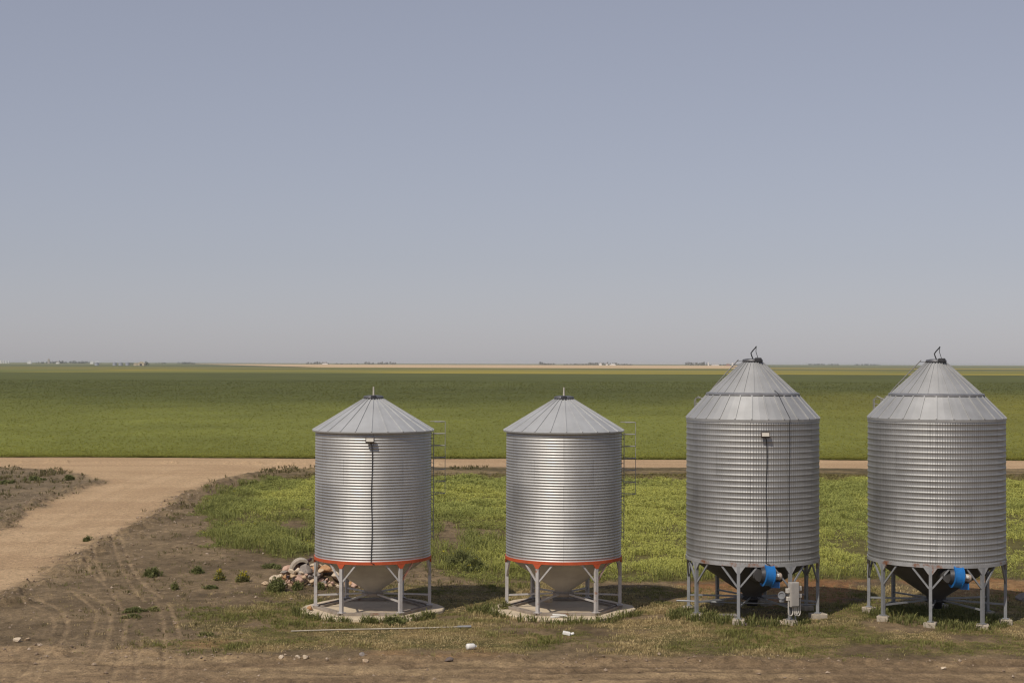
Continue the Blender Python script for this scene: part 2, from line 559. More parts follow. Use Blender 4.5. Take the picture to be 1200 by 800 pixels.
def gcolour(P, m):
    x, y = P[:, 0], P[:, 1]
    A = lambda *c: np.array(c)[None, :]
    v1 = fbm(x * 0.35, y * 0.35, 51, 5); v2 = fbm(x * 1.9, y * 1.9, 53, 5)
    c = lerp(A(0.138, 0.102, 0.068), A(0.222, 0.165, 0.110), sstep(0.3, 0.7, v1))
    c = c * (0.72 + 0.56 * v2)[:, None]
    c = lerp(c, A(0.20, 0.165, 0.125), m['patch'] * 0.4)
    dust = np.exp(-np.clip(-m['access_d'], 0, 9) / 2.4) * sstep(0.28, 0.6, fbm(x * 0.8, y * 0.6, 59, 4))
    c = lerp(c, A(0.30, 0.225, 0.155), dust * 0.75)
    wide = sstep(-4, -11, x) * sstep(62, 52, y) * sstep(0.45, 0.62, fbm(x * 0.35 + 9, y * 0.5, 68, 4))
    c = lerp(c, A(0.23, 0.172, 0.118), wide * 0.6)
    # dry litter and turf
    gc = lerp(A(0.125, 0.112, 0.045), A(0.235, 0.178, 0.090), sstep(0.35, 0.65, fbm(x * 0.9, y * 1.4, 57, 4)))
    c = lerp(c, gc, m['grass'] * 0.85)
    c = lerp(c, A(0.125, 0.115, 0.042) * np.ones((len(x), 1)), m['weed'] * 0.9)
    vc = lerp(A(0.120, 0.095, 0.055), A(0.25, 0.19, 0.115), sstep(0.45, 0.7, fbm(x * 0.25, y * 0.6, 61, 4)))
    c = lerp(c, vc, m['verge'] * (1 - 0.5 * m['weed']))
    oc = lerp(A(0.27, 0.135, 0.065), A(0.34, 0.20, 0.10), sstep(0.35, 0.65, v1))
    c = lerp(c, oc, m['orange'] * sstep(0.25, 0.5, v2 + 0.1) * 0.85)
    fc = lerp(A(0.225, 0.160, 0.106), A(0.335, 0.245, 0.160), sstep(0.35, 0.65, fbm(x * 0.18, y * 1.2, 63, 5)))
    left = sstep(-8, -14, x)
    fc = lerp(fc, A(0.33, 0.24, 0.163) * np.ones((len(x), 1)), left * 0.5)
    fc = fc * (0.82 + 0.36 * v2)[:, None]
    c = lerp(c, fc, m['fore'])
    c = lerp(c, A(0.345, 0.255, 0.175) * np.ones((len(x), 1)), m['track'] * 0.55)
    rc = lerp(A(0.385, 0.272, 0.186), A(0.455, 0.330, 0.230), sstep(0.35, 0.65, fbm(x * 0.12 + y * 0.05, y * 0.4, 67, 5)))
    rc = rc * (0.93 + 0.14 * v2)[:, None]
    rc = lerp(rc, A(0.36, 0.25, 0.165) * np.ones((len(x), 1)), (1 - m['lane']) * 0.30)
    c = lerp(c, rc * A(1.20, 1.19, 1.17), np.maximum(m['access'], m['road']))
    c = lerp(c, A(0.165, 0.118, 0.082) * np.ones((len(x), 1)), m['rut'] * 0.7)
    soil = 1 - np.maximum(m['access'], m['road'])
    v3 = fbm(x * 3.1, y * 2.2, 55, 4)
    c = c * (1 + soil * 0.8 * (v3 - 0.5))[:, None]
    return c * A(1.0, 0.97, 0.84)


# near ground: fine rows close by, wider ones farther off
ys = F * CAM_H / np.concatenate([np.linspace(F * CAM_H / 26, 395, 30)[:-1], np.linspace(395, F * CAM_H / (ROAD_FAR + 1.5), 430)])
ang = np.linspace(-R(28), R(28), 1350)
AA, YY = np.meshgrid(np.tan(ang), ys)
GP = np.stack([(AA * YY).ravel(), YY.ravel()], 1)
gm = masks(GP)
gz = gheight(GP, gm)
gc = gcolour(GP, gm)
nr, nc = len(ys), len(ang)
idx = np.arange(nr * nc).reshape(nr, nc)
quads = np.stack([idx[:-1, :-1], idx[:-1, 1:], idx[1:, 1:], idx[1:, :-1]], -1).reshape(-1, 4)
isroad = np.maximum(gm['access'], gm['road'])[quads].mean(1) > 0.5
isfore = (gm['fore'][quads].mean(1) > 0.5) & ~isroad
GV = np.column_stack([GP, gz])


def sub_mesh(name, sel, mat):
    q = quads[sel]
    used, inv = np.unique(q.ravel(), return_inverse=True)
    o = np_mesh(name, GV[used], inv.reshape(-1, 4), mat, gc[used], True)
    tag(o, kind='structure')
    return o


sub_mesh('ground', ~isroad & ~isfore, M['ground'])
sub_mesh('dirt_road', isroad, M['ground'])
sub_mesh('dirt_track', isfore, M['ground'])


def gz_at(x, y):
    P = np.array([[x, y]])
    return float(gheight(P, masks(P))[0])


# ------------------------------------------------------------------ the plain beyond
def sheet(name, poly, z, col, mat, nx=120, ny=60, colfn=None, edge=0.0):
    """quad region between two rows given by corner points near-left, near-right, far-right, far-left"""
    (a, b, c, d) = [np.array(p, float) for p in poly]
    s = np.linspace(0, 1, nx); t = np.linspace(0, 1, ny) ** 2.2
    S, T = np.meshgrid(s, t)
    P = ((1 - S) * (1 - T))[..., None] * a + (S * (1 - T))[..., None] * b + (S * T)[..., None] * c + ((1 - S) * T)[..., None] * d
    P = P.reshape(-1, 2)
    Z = np.full(len(P), z)
    if edge:
        Z[:nx] -= edge
        P[:nx, 1] += 0.9 * (fbm(P[:nx, 0] * 0.35, P[:nx, 0] * 0 + 3.3, 77, 4) - 0.5)
        P[nx:2 * nx] = P[:nx] + np.array([0, 0.7])
        P[2 * nx:, 1] += 2.0 * (1 - T.ravel()[2 * nx:])
    C = np.ones((len(P), 1)) * np.array(col if col is not None else (0.1, 0.1, 0.1))[None, :]
    if colfn is not None: C = colfn(P)
    ii = np.arange(nx * ny).reshape(ny, nx)
    q = np.stack([ii[:-1, :-1], ii[:-1, 1:], ii[1:, 1:], ii[1:, :-1]], -1).reshape(-1, 4)
    o = np_mesh(name, np.column_stack([P, Z]), q, mat, C, True)
    return tag(o, kind='structure')


def plain_col(P):
    x, y = P[:, 0], P[:, 1]
    r = np.hypot(x, y)
    n = fbm(x * 0.0006, y * 0.0011, 71, 4)
    c = lerp(np.array([[0.105, 0.115, 0.045]]), np.array([[0.16, 0.16, 0.06]]), sstep(0.35, 0.65, n))
    near = 1 - sstep(150, 260, r)
    return lerp(c, np.array([[0.19, 0.14, 0.09]]), near)


# one sheet reaching the horizon, under everything
rr = np.concatenate([[0.0], np.geomspace(8, 13000, 70)]); aa = np.linspace(0, 2 * PI, 241)[:-1]
pv = np.array([(r * math.sin(a), r * math.cos(a)) for r in rr for a in aa])
ii = np.arange(len(rr) * 240).reshape(len(rr), 240)
q = np.stack([ii[:-1], ii[1:], np.roll(ii[1:], -1, 1), np.roll(ii[:-1], -1, 1)], -1).reshape(-1, 4)
tag(np_mesh('terrain', np.column_stack([pv, np.full(len(pv), -0.45)]), q, M['farfield'], plain_col(pv), True), kind='structure')


def crop_col(P):
    x, y = P[:, 0], P[:, 1]
    px = x / y * F + 600
    u = F * CAM_H / y                                  # ripens in belts with distance from the road
    n = fbm(x * 0.012, y * 0.006, 81, 4); n2 = fbm(x * 0.09, y * 0.05, 83, 4)
    near = np.array([[0.166, 0.177, 0.037]]); dark = np.array([[0.088, 0.097, 0.022]]); yel = np.array([[0.195, 0.185, 0.034]])
    t = sstep(225, 420, y + (n - 0.5) * 220 + x * 0.25)
    c = lerp(near, dark, t)
    c = lerp(c, yel, sstep(0.0, 70.0, x - y * 0.05 + (n - 0.5) * 60) * (1 - sstep(350, 560, y)) * 0.75)
    return c * (0.80 + 0.40 * n2)[:, None] * (0.88 + 0.24 * n)[:, None]


sheet('crop_field', [(-700, ROAD_FAR + 0.8), (700, ROAD_FAR + 0.8), (1200, 1290), (-1200, 1290)], 0.16, None, M['crop'], 1400, 220, crop_col, 0.24)


def mixfield(c1, c2, seed, sx=0.004, sy=0.012):
    def fn(P):
        n = fbm(P[:, 0] * sx, P[:, 1] * sy, seed, 4)
        return lerp(np.array([c1]), np.array([c2]), sstep(0.38, 0.62, n))
    return fn


sheet('canola_field', [(-420, 1292), (1500, 1292), (2200, 1880), (-420, 1880)], 0.16, None, M['farfield'], 120, 30, mixfield((0.30, 0.24, 0.035), (0.17, 0.165, 0.035), 91))
sheet('pea_field', [(-1500, 1292), (-422, 1292), (-422, 1880), (-2200, 1880)], 0.16, None, M['farfield'], 80, 30, mixfield((0.15, 0.16, 0.04), (0.20, 0.18, 0.045), 92))
sheet('lentil_field', [(-3000, 1882), (3000, 1882), (4000, 2700), (-4000, 2700)], 0.16, None, M['farfield'], 120, 30, mixfield((0.105, 0.115, 0.038), (0.20, 0.175, 0.045), 93))
sheet('stubble_field', [(-330, 2705), (420, 2705), (950, 6100), (-1250, 6100)], 0.16, None, M['farfield'], 80, 30, mixfield((0.60, 0.42, 0.25), (0.50, 0.36, 0.20), 94))
sheet('yellow_field', [(425, 2705), (3000, 2705), (4000, 3200), (502, 3200)], 0.16, None, M['farfield'], 60, 20, mixfield((0.36, 0.26, 0.06), (0.22, 0.18, 0.06), 95))

# ------------------------------------------------------------------ grass and weeds
def blades(base, k, hgt, wid, lean, colA, colB, spread, seg2=True, seed=0):
    """clumps of narrow leaf blades: base (N,3); returns verts, faces, colours"""
    g = np.random.default_rng(seed)
    n = len(base)
    B = np.repeat(base, k, 0); H = np.repeat(hgt, k) * g.uniform(0.55, 1.1, n * k)
    SP = np.repeat(spread, k) if isinstance(spread, np.ndarray) else np.full(n * k, spread)
    W = np.repeat(wid, k) * g.uniform(0.6, 1.3, n * k)
    yaw = g.uniform(0, 2 * PI, n * k); rad = np.sqrt(g.uniform(0, 1, n * k)) * SP
    B = B + np.column_stack([np.cos(yaw) * rad, np.sin(yaw) * rad, np.zeros(n * k)])
    ln = lean * g.uniform(0.3, 1.4, n * k) * H
    dx, dy = np.cos(yaw) * ln, np.sin(yaw) * ln
    wy = yaw + g.uniform(-1, 1, n * k) + PI / 2
    wx, wz = np.cos(wy) * W / 2, np.sin(wy) * W / 2
    f = g.uniform(0, 1, n * k)
    C = colA[np.repeat(np.arange(n), k)] * (1 - f[:, None]) + colB[np.repeat(np.arange(n), k)] * f[:, None]
    C = C * g.uniform(0.75, 1.25, (n * k, 1))
    v0 = B + np.column_stack([-wx * 0.7, -wz * 0.7, np.full(n * k, -0.02)]); v1 = B + np.column_stack([wx * 0.7, wz * 0.7, np.full(n * k, -0.02)])
    mid = B + np.column_stack([dx * 0.35, dy * 0.35, H * 0.6])
    v2 = mid + np.column_stack([wx, wz, np.zeros(n * k)]); v3 = mid - np.column_stack([wx, wz, np.zeros(n * k)])
    tip = B + np.column_stack([dx, dy, H])
    V = np.stack([v0, v1, v2, v3, tip], 1).reshape(-1, 3)
    o = (np.arange(n * k) * 5)[:, None]
    T = np.concatenate([o + np.array([[0, 1, 2]]), o + np.array([[0, 2, 3]]), o + np.array([[3, 2, 4]])], 0)
    return V, T, np.repeat(C, 5, 0)


def leaves(base, k, h, rad, size, cA, cB, seed=0):
    """loose leaf-sized faces through the volume of each plant"""
    g = np.random.default_rng(seed)
    n = len(base) * k
    B = np.repeat(base, k, 0)
    a = g.uniform(0, 2 * PI, n); u = g.uniform(0, 1, n) ** 0.7
    r = np.sqrt(g.uniform(0, 1, n)) * np.repeat(rad, k) * (1.1 - 0.5 * u)
    c = B + np.column_stack([r * np.cos(a), r * np.sin(a), u * np.repeat(h, k)])
    nn = g.normal(size=(n, 3)) + np.array([-0.2, -0.35, 1.5]); nn /= np.linalg.norm(nn, axis=1)[:, None]
    t = np.cross(nn, g.normal(size=(n, 3))); t /= np.linalg.norm(t, axis=1)[:, None]
    b = np.cross(nn, t)
    s = (np.repeat(size, k) * g.uniform(0.6, 1.4, n))[:, None]
    V = np.stack([c - t * s, c - b * s * 0.45, c + t * s, c + b * s * 0.45], 1).reshape(-1, 3)
    o = (np.arange(n) * 4)[:, None]
    T = np.concatenate([o + np.array([[0, 1, 2]]), o + np.array([[0, 2, 3]])], 0)
    f = g.uniform(0, 1, n)[:, None]
    ia = np.repeat(np.arange(len(base)), k)
    C = (cA[ia] * (1 - f) + cB[ia] * f) * g.uniform(0.75, 1.25, (n, 1))
    return V, T, np.repeat(C, 4, 0)


def merge(parts):
    V, T, C = [], [], []
    o = 0
    for (v, t, c) in parts:
        V.append(v); T.append(t + o); C.append(c); o += len(v)
    return np.concatenate(V), np.concatenate(T), np.concatenate(C)


def scatter(n, x0, x1, y0, y1, seed):
    g = np.random.default_rng(seed)
    y = g.uniform(y0, y1, n)
    x = g.uniform(x0, x1, n)
    P = np.column_stack([x, y])
    P = P[np.abs(x) < y * 0.50 + 2]
    return P, g


PADS = [(BINS[0]['x'], BINS[0]['y']), (BINS[1]['x'], BINS[1]['y'])]


def off_pads(P, r=2.45):
    k = np.ones(len(P), bool)
    for (x, y) in PADS:
        k &= np.hypot(P[:, 0] - x, P[:, 1] - y) > r
    return k


A3 = lambda *c: np.array(c)[None, :]
# crop plants one can still make out near the road
g = np.random.default_rng(301)
y = ROAD_FAR + 0.6 + 620 * g.uniform(0, 1, 130000) ** 3.4
x = g.uniform(-0.42, 0.42, len(y)) * y
y[:5000] = ROAD_FAR + 0.2 + g.uniform(0, 1, 5000) ** 2 * 3.0
P = np.column_stack([x, y])
cc = crop_col(P)
base = np.column_stack([P, np.full(len(P), 0.12)])
V, T, C = leaves(base, 5, np.full(len(P), 0.14), np.full(len(P), 0.25), 0.055 + 0.0003 * (y - 150), cc * np.array([[1.2, 1.15, 1.15]]), cc * np.array([[1.5, 1.42, 1.35]]), seed=302)
tag(np_mesh('crop_plants', V, T, M['leaf'], C), 'young green crop plants at the road side of the big field', 'crop', kind='stuff')

# tall weeds between the bins and the road
P, g = scatter(125000, -30, 62, 62, 137, 101)
m = masks(P)
x, y = P[:, 0], P[:, 1]
dens = m['weed'] * sstep(0.22, 0.42, fbm(x * 0.22, y * 0.16, 111, 4)) * (1 - 0.55 * m['verge']) * (1 - m['orange'])
keep = (g.uniform(0, 1, len(P)) < 0.10 * m['weed'] + 0.9 * dens) & off_pads(P)
P = P[keep]; m = {k: v[keep] for k, v in m.items()}
x, y = P[:, 0], P[:, 1]
big = fbm(x * 0.16, y * 0.10, 113, 4); clump = fbm(x * 0.6, y * 0.5, 115, 3)
front = 1 - sstep(0.5, 4.5, m['weed_d'])
h = (0.10 + 0.40 * sstep(0.3, 0.7, clump) * (0.4 + big)) * (1 - 0.5 * m['verge']) + 0.26 * front * sstep(90, 76, y) * sstep(0.3, 0.6, clump)
cA = lerp(A3(0.375, 0.395, 0.110), A3(0.285, 0.315, 0.095), sstep(0.38, 0.62, big))
cA = lerp(cA, A3(0.16, 0.175, 0.06), front * 0.7)
cA = lerp(cA, A3(0.16, 0.125, 0.065), m['verge'] * 0.75)
cB = cA * A3(1.25, 1.15, 1.0)
base = np.column_stack([P, gheight(P, m)])
wid = 0.035 + 0.0004 * (y - 60) + 0 * y
parts = [blades(base, 3, h, wid * 0.8, 0.55, cA, cB, 0.16, seed=5)]
parts.append(leaves(base, 15, h * 0.95, 0.10 + 0.25 * h, 0.027 + 0.0004 * (y - 60), cA, cB, seed=15))
# flower heads
sel = (g.uniform(0, 1, len(P)) < 0.022 * sstep(0.48, 0.6, fbm(x * 0.3, y * 0.2, 119, 3)))
fb = base[sel].copy(); fb[:, 2] += h[sel] * 0.8
parts.append(blades(fb, 4, np.full(sel.sum(), 0.05), np.full(sel.sum(), 0.035), 1.2, np.tile(A3(0.55, 0.44, 0.03), (sel.sum(), 1)), np.tile(A3(0.45, 0.42, 0.05), (sel.sum(), 1)), 0.12, seed=6))
V, T, C = merge(parts)
tag(np_mesh('tall_weeds', V, T, M['leaf'], C), 'yellow green weeds and volunteer crop between the bins and the road', 'weeds', kind='stuff')

# short turf round the bins
P, g = scatter(85000, -19, 40, 44, 70, 131)
m = masks(P)
x, y = P[:, 0], P[:, 1]
keep = (g.uniform(0, 1, len(P)) < 0.85 * m['grass'] * (1 - 0.75 * m['orange']) * (1 - m['access']) + 0.02) & off_pads(P) & (m['fore_d'] < 0.4)
P = P[keep]; m = {k: v[keep] for k, v in m.items()}
x, y = P[:, 0], P[:, 1]
t = sstep(0.36, 0.66, fbm(x * 0.5, y * 0.6, 141, 4))
cA = lerp(A3(0.165, 0.175, 0.050), A3(0.40, 0.31, 0.155), t)
cB = lerp(A3(0.24, 0.23, 0.075), A3(0.58, 0.45, 0.24), t)
hn = fbm(x * 0.8, y * 0.8, 143, 3)
h = 0.04 + 0.13 * sstep(0.35, 0.75, hn) * (1 - 0.4 * t)
base = np.column_stack([P, gheight(P, m)])
V, T, C = blades(base, 6, h, np.full(len(P), 0.018), 0.7, cA, cB, 0.09, seed=7)
tag(np_mesh('short_grass', V, T, M['leaf'], C), 'short patchy turf half green half straw round the bins', 'grass', kind='stuff')

# lusher tufts under the right-hand bins and along the pads
P = []
g = np.random.default_rng(151)
for (bx, by, r0, r1, n, a0, a1) in ((BINS[3]['x'], BINS[3]['y'] - 0.2, 0.0, 2.5, 420, 0, 2 * PI), (BINS[2]['x'], BINS[2]['y'], 1.6, 2.7, 150, -1.9, 0.9),
                                    (BINS[2]['x'] - 2.3, BINS[2]['y'] - 0.9, 0, 0.9, 120, 0, 2 * PI),
                                    (BINS[0]['x'], BINS[0]['y'], 2.5, 2.85, 90, -0.1, 1.0), (BINS[0]['x'], BINS[0]['y'], 2.55, 2.9, 60, -1.6, -0.2),
                                    (BINS[1]['x'], BINS[1]['y'], 2.55, 3.0, 110, -1.9, 1.2), (BINS[1]['x'] - 2.9, BINS[1]['y'] - 0.2, 0, 0.6, 60, 0, 2 * PI)):
    a = g.uniform(a0, a1, n); r = np.sqrt(g.uniform(r0 ** 2, r1 ** 2, n))
    P.append(np.column_stack([bx + r * np.sin(a), by - r * np.cos(a)]))
P = np.concatenate(P); P = P[off_pads(P, 2.5)]
m = masks(P); base = np.column_stack([P, gheight(P, m)])
V, T, C = blades(base, 9, g.uniform(0.12, 0.34, len(P)), np.full(len(P), 0.03), 0.55, np.tile(A3(0.115, 0.135, 0.042), (len(P), 1)), np.tile(A3(0.24, 0.225, 0.085), (len(P), 1)), 0.13, seed=8)
tag(np_mesh('rank_grass', V, T, M['leaf'], C), 'rank dark green grass growing under the bins and against the pads', 'grass', kind='stuff')

# thin scatter of weeds on the bare soil at left and in the patch inside the bend
P, g = scatter(26000, -46, -2, 50, 139, 161)
m = masks(P)
x, y = P[:, 0], P[:, 1]
cl = sstep(0.52, 0.70, fbm(x * 0.5, y * 0.35, 163, 4))
keep = g.uniform(0, 1, len(P)) < (0.03 + 0.75 * cl) * (1 - m['access']) * (1 - m['road']) * (1 - m['fore']) * (1 - m['weed']) * (1 - 0.8 * m['track'])
P = P[keep]; m = {k: v[keep] for k, v in m.items()}
base = np.column_stack([P, gheight(P, m)])
far = sstep(70, 130, P[:, 1])
V, T, C = blades(base, 6, g.uniform(0.04, 0.20, len(P)) * (1 + far), 0.02 + 0.03 * far, 0.7, np.tile(A3(0.10, 0.105, 0.036), (len(P), 1)), np.tile(A3(0.22, 0.17, 0.085), (len(P), 1)), 0.1, seed=9)
tag(np_mesh('sparse_weeds', V, T, M['leaf'], C), 'sparse low weeds dotted over the bare soil at left', 'weeds', kind='stuff')

# clods and pebbles
P, g = scatter(48000, -44, 40, 45, 110, 171)
m = masks(P)
bias = np.exp(-((m['access_d'] + 0.8) / 0.8) ** 2) + np.exp(-((m['fore_d'] - 0.3) / 0.7) ** 2) + 0.22 * m['fore'] + 0.22 * (P[:, 0] < -6) * (1 - m['access'])
keep = (g.uniform(0, 1, len(P)) < bias * 0.8 * (1 - m['weed'])) & off_pads(P)
P = P[keep]; m = {k: v[keep] for k, v in m.items()}
n = len(P); r = 0.018 + 0.06 * g.uniform(0, 1, n) ** 5 + 0.0004 * (P[:, 1] - 45)
oct_ = np.array([(1, 0, 0), (-1, 0, 0), (0, 1, 0), (0, -1, 0), (0, 0, 0.8), (0, 0, -0.6)])
V = (oct_[None] * g.uniform(0.6, 1.3, (n, 6, 3)) + 0.25 * g.uniform(-1, 1, (n, 6, 3))) * r[:, None, None] + np.column_stack([P, gheight(P, m) + r * 0.3])[:, None, :]
T = np.array([(0, 2, 4), (2, 1, 4), (1, 3, 4), (3, 0, 4), (2, 0, 5), (1, 2, 5), (3, 1, 5), (0, 3, 5)])
T = (np.arange(n) * 6)[:, None, None] + T[None]
cc = lerp(A3(0.20, 0.145, 0.10), A3(0.42, 0.33, 0.25), g.uniform(0, 1, n) ** 2)
tag(np_mesh('clods', V.reshape(-1, 3), T.reshape(-1, 3), M['clod'], np.repeat(cc, 6, 0)), 'loose clods and pebbles on the bare soil', 'clods', kind='stuff')


# ------------------------------------------------------------------ weeds that stand alone
def weed_mesh(name, h, rad, nb, cA, cB, wid, flowers=0, seed=0):
    g = np.random.default_rng(seed)
    n = nb
    a = g.uniform(0, 2 * PI, n); r = g.uniform(0, 1, n) ** 0.8 * rad * (0.75 + 0.45 * np.sin(a * 2 + seed) * np.cos(a * 3 + seed))
    base = np.column_stack([r * np.cos(a), r * np.sin(a), np.zeros(n)])
    hh = h * (1.0 - 0.42 * (r / rad)) * g.uniform(0.35, 1.15, n)
    prt = [blades(base, 5, hh, np.full(n, wid), 0.5, np.tile(A3(*cA), (n, 1)), np.tile(A3(*cB), (n, 1)), 0.06, seed=seed + 1)]
    lb = base.copy(); lb[:, 2] = hh * g.uniform(0.2, 0.8, n)
    prt.append(leaves(base, 12, hh, np.full(n, 0.10 + 0.1 * h), np.full(n, wid * 1.1), np.tile(A3(*cA), (n, 1)), np.tile(A3(*cB), (n, 1)), seed=seed + 9))
    prt.append(blades(lb, 2, np.full(n, 0.09), np.full(n, wid * 1.2), 1.3, np.tile(A3(*cA), (n, 1)), np.tile(A3(*cB), (n, 1)), 0.06, seed=seed + 2))
    if flowers:
        fb = base[:flowers].copy(); fb[:, 2] = hh[:flowers]
        prt.append(blades(fb, 4, np.full(flowers, 0.05), np.full(flowers, 0.05), 1.0, np.tile(A3(0.60, 0.46, 0.03), (flowers, 1)), np.tile(A3(0.5, 0.45, 0.04), (flowers, 1)), 0.06, seed=seed + 3))
    V, T, C = merge(prt)
    return np_mesh(name, V, T, M['leaf'], C)


G1, G2, G3, G4 = (0.13, 0.145, 0.052), (0.20, 0.205, 0.075), (0.17, 0.17, 0.065), (0.27, 0.245, 0.10)
for (px, py, h, rad, nb, a, b, fl, lab) in (
        (325, 692, 0.62, 0.42, 110, G1, G2, 0, 'bushy dark green weed in front of the left end of the stone heap'),
        (349, 690, 0.42, 0.22, 40, G1, G2, 0, 'narrow dark green weed against the middle of the stone heap'),
        (258, 679, 0.42, 0.26, 50, G3, G4, 16, 'yellow flowering weed on bare soil, nearest the lone dark clump'),
        (284, 680, 0.46, 0.30, 60, G3, G4, 14, 'yellow flowering weed just left of the stone heap'),
        (179, 674, 0.42, 0.46, 80, G1, G3, 0, 'broad dark weed clump beside the curved wheel tracks'),
        (232, 671, 0.30, 0.32, 50, G1, G3, 0, 'dark low weed on bare soil left of the yellow flowering weeds'),
        (205, 690, 0.34, 0.16, 24, G3, G2, 0, 'thin upright weed on bare soil below the broad dark clump'),
        (158, 716, 0.16, 0.50, 60, G1, G3, 0, 'flat dark green weed mat between the wheel tracks, the largest mat'),
        (180, 714, 0.14, 0.28, 30, G3, G4, 0, 'small flat weed mat right of the larger mat'),
        (156, 722, 0.10, 0.36, 36, G1, G3, 0, 'thin flat weed mat nearest the dirt track'),
        (247, 689, 0.14, 0.34, 36, G1, G3, 0, 'flat weed below the yellow flowering weeds'),
        (240, 744, 0.12, 0.40, 40, G3, G4, 0, 'low weed mat at the edge of the dirt track'),
        (318, 664, 0.22, 0.55, 60, G1, G3, 0, 'low spreading weed behind the stone heap'),
        (376, 690, 0.30, 0.22, 30, G3, G2, 0, 'green weed among the stones left of the first bin'),
        (540, 662, 0.75, 0.85, 150, G1, G3, 0, 'tall dark thistle patch in the gap between the two orange ringed bins'),
        (556, 668, 0.62, 0.70, 110, G1, G2, 6, 'leafy dark weed next to the tall thistle patch'),
        (592, 716, 0.40, 0.30, 50, G3, G4, 0, 'green tuft at the left corner of the second concrete pad'),
        (462, 731, 0.32, 0.46, 60, G1, G2, 0, 'dark leafy weed over the front edge of the first concrete pad'),
        (41, 562, 0.30, 0.9, 60, G1, G3, 0, 'dark low weed strip inside the bend of the dirt road'),
        (6, 566, 0.25, 0.9, 60, G1, G3, 0, 'low dark weeds at the left side of the bend'),
        (81, 562, 0.45, 0.45, 40, G1, G3, 0, 'small dark weed near the tip of the bend'),
        (103, 633, 0.35, 0.25, 30, G1, G3, 0, 'small weed at the edge of the lane beside the wheel tracks')):
    p = at(px, py)
    o = weed_mesh('weed', h, rad, nb, a, b, 0.035 if p.y < 90 else 0.09, fl, int(px * 7 + py))
    o.location = (p.x, p.y, gz_at(p.x, p.y) - 0.01)
    tag(o, lab, 'weed', 'weeds standing alone')

# ------------------------------------------------------------------ grain bins
def pol(r, th, z):
    return Vector((r * math.sin(th), -r * math.cos(th), z))


def wall_mesh(parent, Rw, z0, z1, pitch, amp, n=144, sub=8, mat=None, shape=1.0):
    nz = int(round((z1 - z0) / pitch * sub))
    zz = np.linspace(z0, z1, nz + 1)
    w = np.cos(2 * PI * (zz - z0) / pitch)
    if shape != 1.0: w = np.exp(-((((zz - z0) / pitch) % 1.0 - 0.5) / 0.17) ** 2)      # narrow rolled rib
    rad = Rw + amp * w
    th = np.linspace(0, 2 * PI, n + 1)
    V = np.stack([rad[:, None] * np.sin(th)[None], -rad[:, None] * np.cos(th)[None], np.repeat(zz[:, None], n + 1, 1)], -1).reshape(-1, 3)
    ii = np.arange((nz + 1) * (n + 1)).reshape(nz + 1, n + 1)
    q = np.stack([ii[:-1, :-1], ii[:-1, 1:], ii[1:, 1:], ii[1:, :-1]], -1).reshape(-1, 4)
    o = np_mesh('corrugated_wall', V, q, mat, None, True)
    uv = o.data.uv_layers.new(name='UVMap')
    U = np.stack([np.repeat((th * Rw)[None], nz + 1, 0), np.repeat((zz - z0)[:, None], n + 1, 1)], -1).reshape(-1, 2)
    uv.data.foreach_set('uv', U[q.ravel()].astype(np.float32).ravel())
    o.parent = parent
    return o


def add_legs(root, R_leg, thetas, feet, ztop, wid, mat, bmat, bz, bspan, Rring, zring, strut_z, Rhop, gus=None):
    for i, th in enumerate(thetas):
        rad = Vector((math.sin(th), -math.cos(th), 0)); tan = Vector((math.cos(th), math.sin(th), 0))
        p0 = pol(R_leg, th, feet[i]); p1 = pol(R_leg, th, ztop)
        m = MB(); m.beam(p0, p1, wid, wid, tuple(rad))
        m.box(p0 + Vector((0, 0, 0.012)), (wid * 1.9, wid * 1.9, 0.024), Matrix.Rotation(th, 3, 'Z'))
        lg = m.build('leg', mat, root)
        for s in (-1, 1):
            q = pol(Rring, th + s * bspan, zring)
            a = pol(R_leg, th, bz) + tan * s * wid * 0.45
            mb = bmat if not isinstance(bmat, (list, tuple)) else bmat[(2 * i + (s > 0)) % len(bmat)]
            MB().beam(a, q, 0.055, 0.055).build('brace', mb, lg)
        # strut to the hopper collar
        e = pol(Rhop, th, strut_z + 0.06)
        MB().beam(pol(R_leg - wid / 2, th, strut_z), e, 0.05, 0.06).build('strut', mat, root)


def hatch_ring(root, z, r, tall, kind):
    lid = MB().lathe([(0.0, z + 0.05), (r * 0.55, z + 0.05), (r, z + 0.02), (r + 0.02, z + 0.0), (r + 0.02, z - 0.09), (r - 0.03, z - 0.09)], 28).build('roof_lid', M['lidmetal'], root)
    if kind == 'post':
        MB().tube([(0, 0, z + 0.04), (0, 0, z + tall)], [0.035, 0.028], 8).build('vent_post', M['postwhite'], lid)
        MB().box((0, -r * 0.95, z - 0.03), (0.22, 0.14, 0.16), None, 0.03).build('latch', M['darkmetal'], lid)
    else:
        MB().box((0.20, -r * 0.85, z - 0.0), (0.26, 0.2, 0.16), None, 0.03).build('latch', M['darkmetal'], lid)
        pts = [(0.02, -0.1, z + 0.02), (-0.03, -0.1, z + 0.14), (-0.06, -0.1, z + 0.24), (0.0, -0.1, z + 0.33), (0.09, -0.1, z + 0.43), (0.14, -0.1, z + 0.50)]
        MB().tube(pts, 0.022, 6).build('lid_handle', M['darkmetal'], lid)
        MB().tube([(0.13, -0.1, z + 0.47), (0.12, -0.12, z + 0.30), (0.2, -0.14, z + 0.04)], 0.011, 6).build('chain', M['darkmetal'], lid)


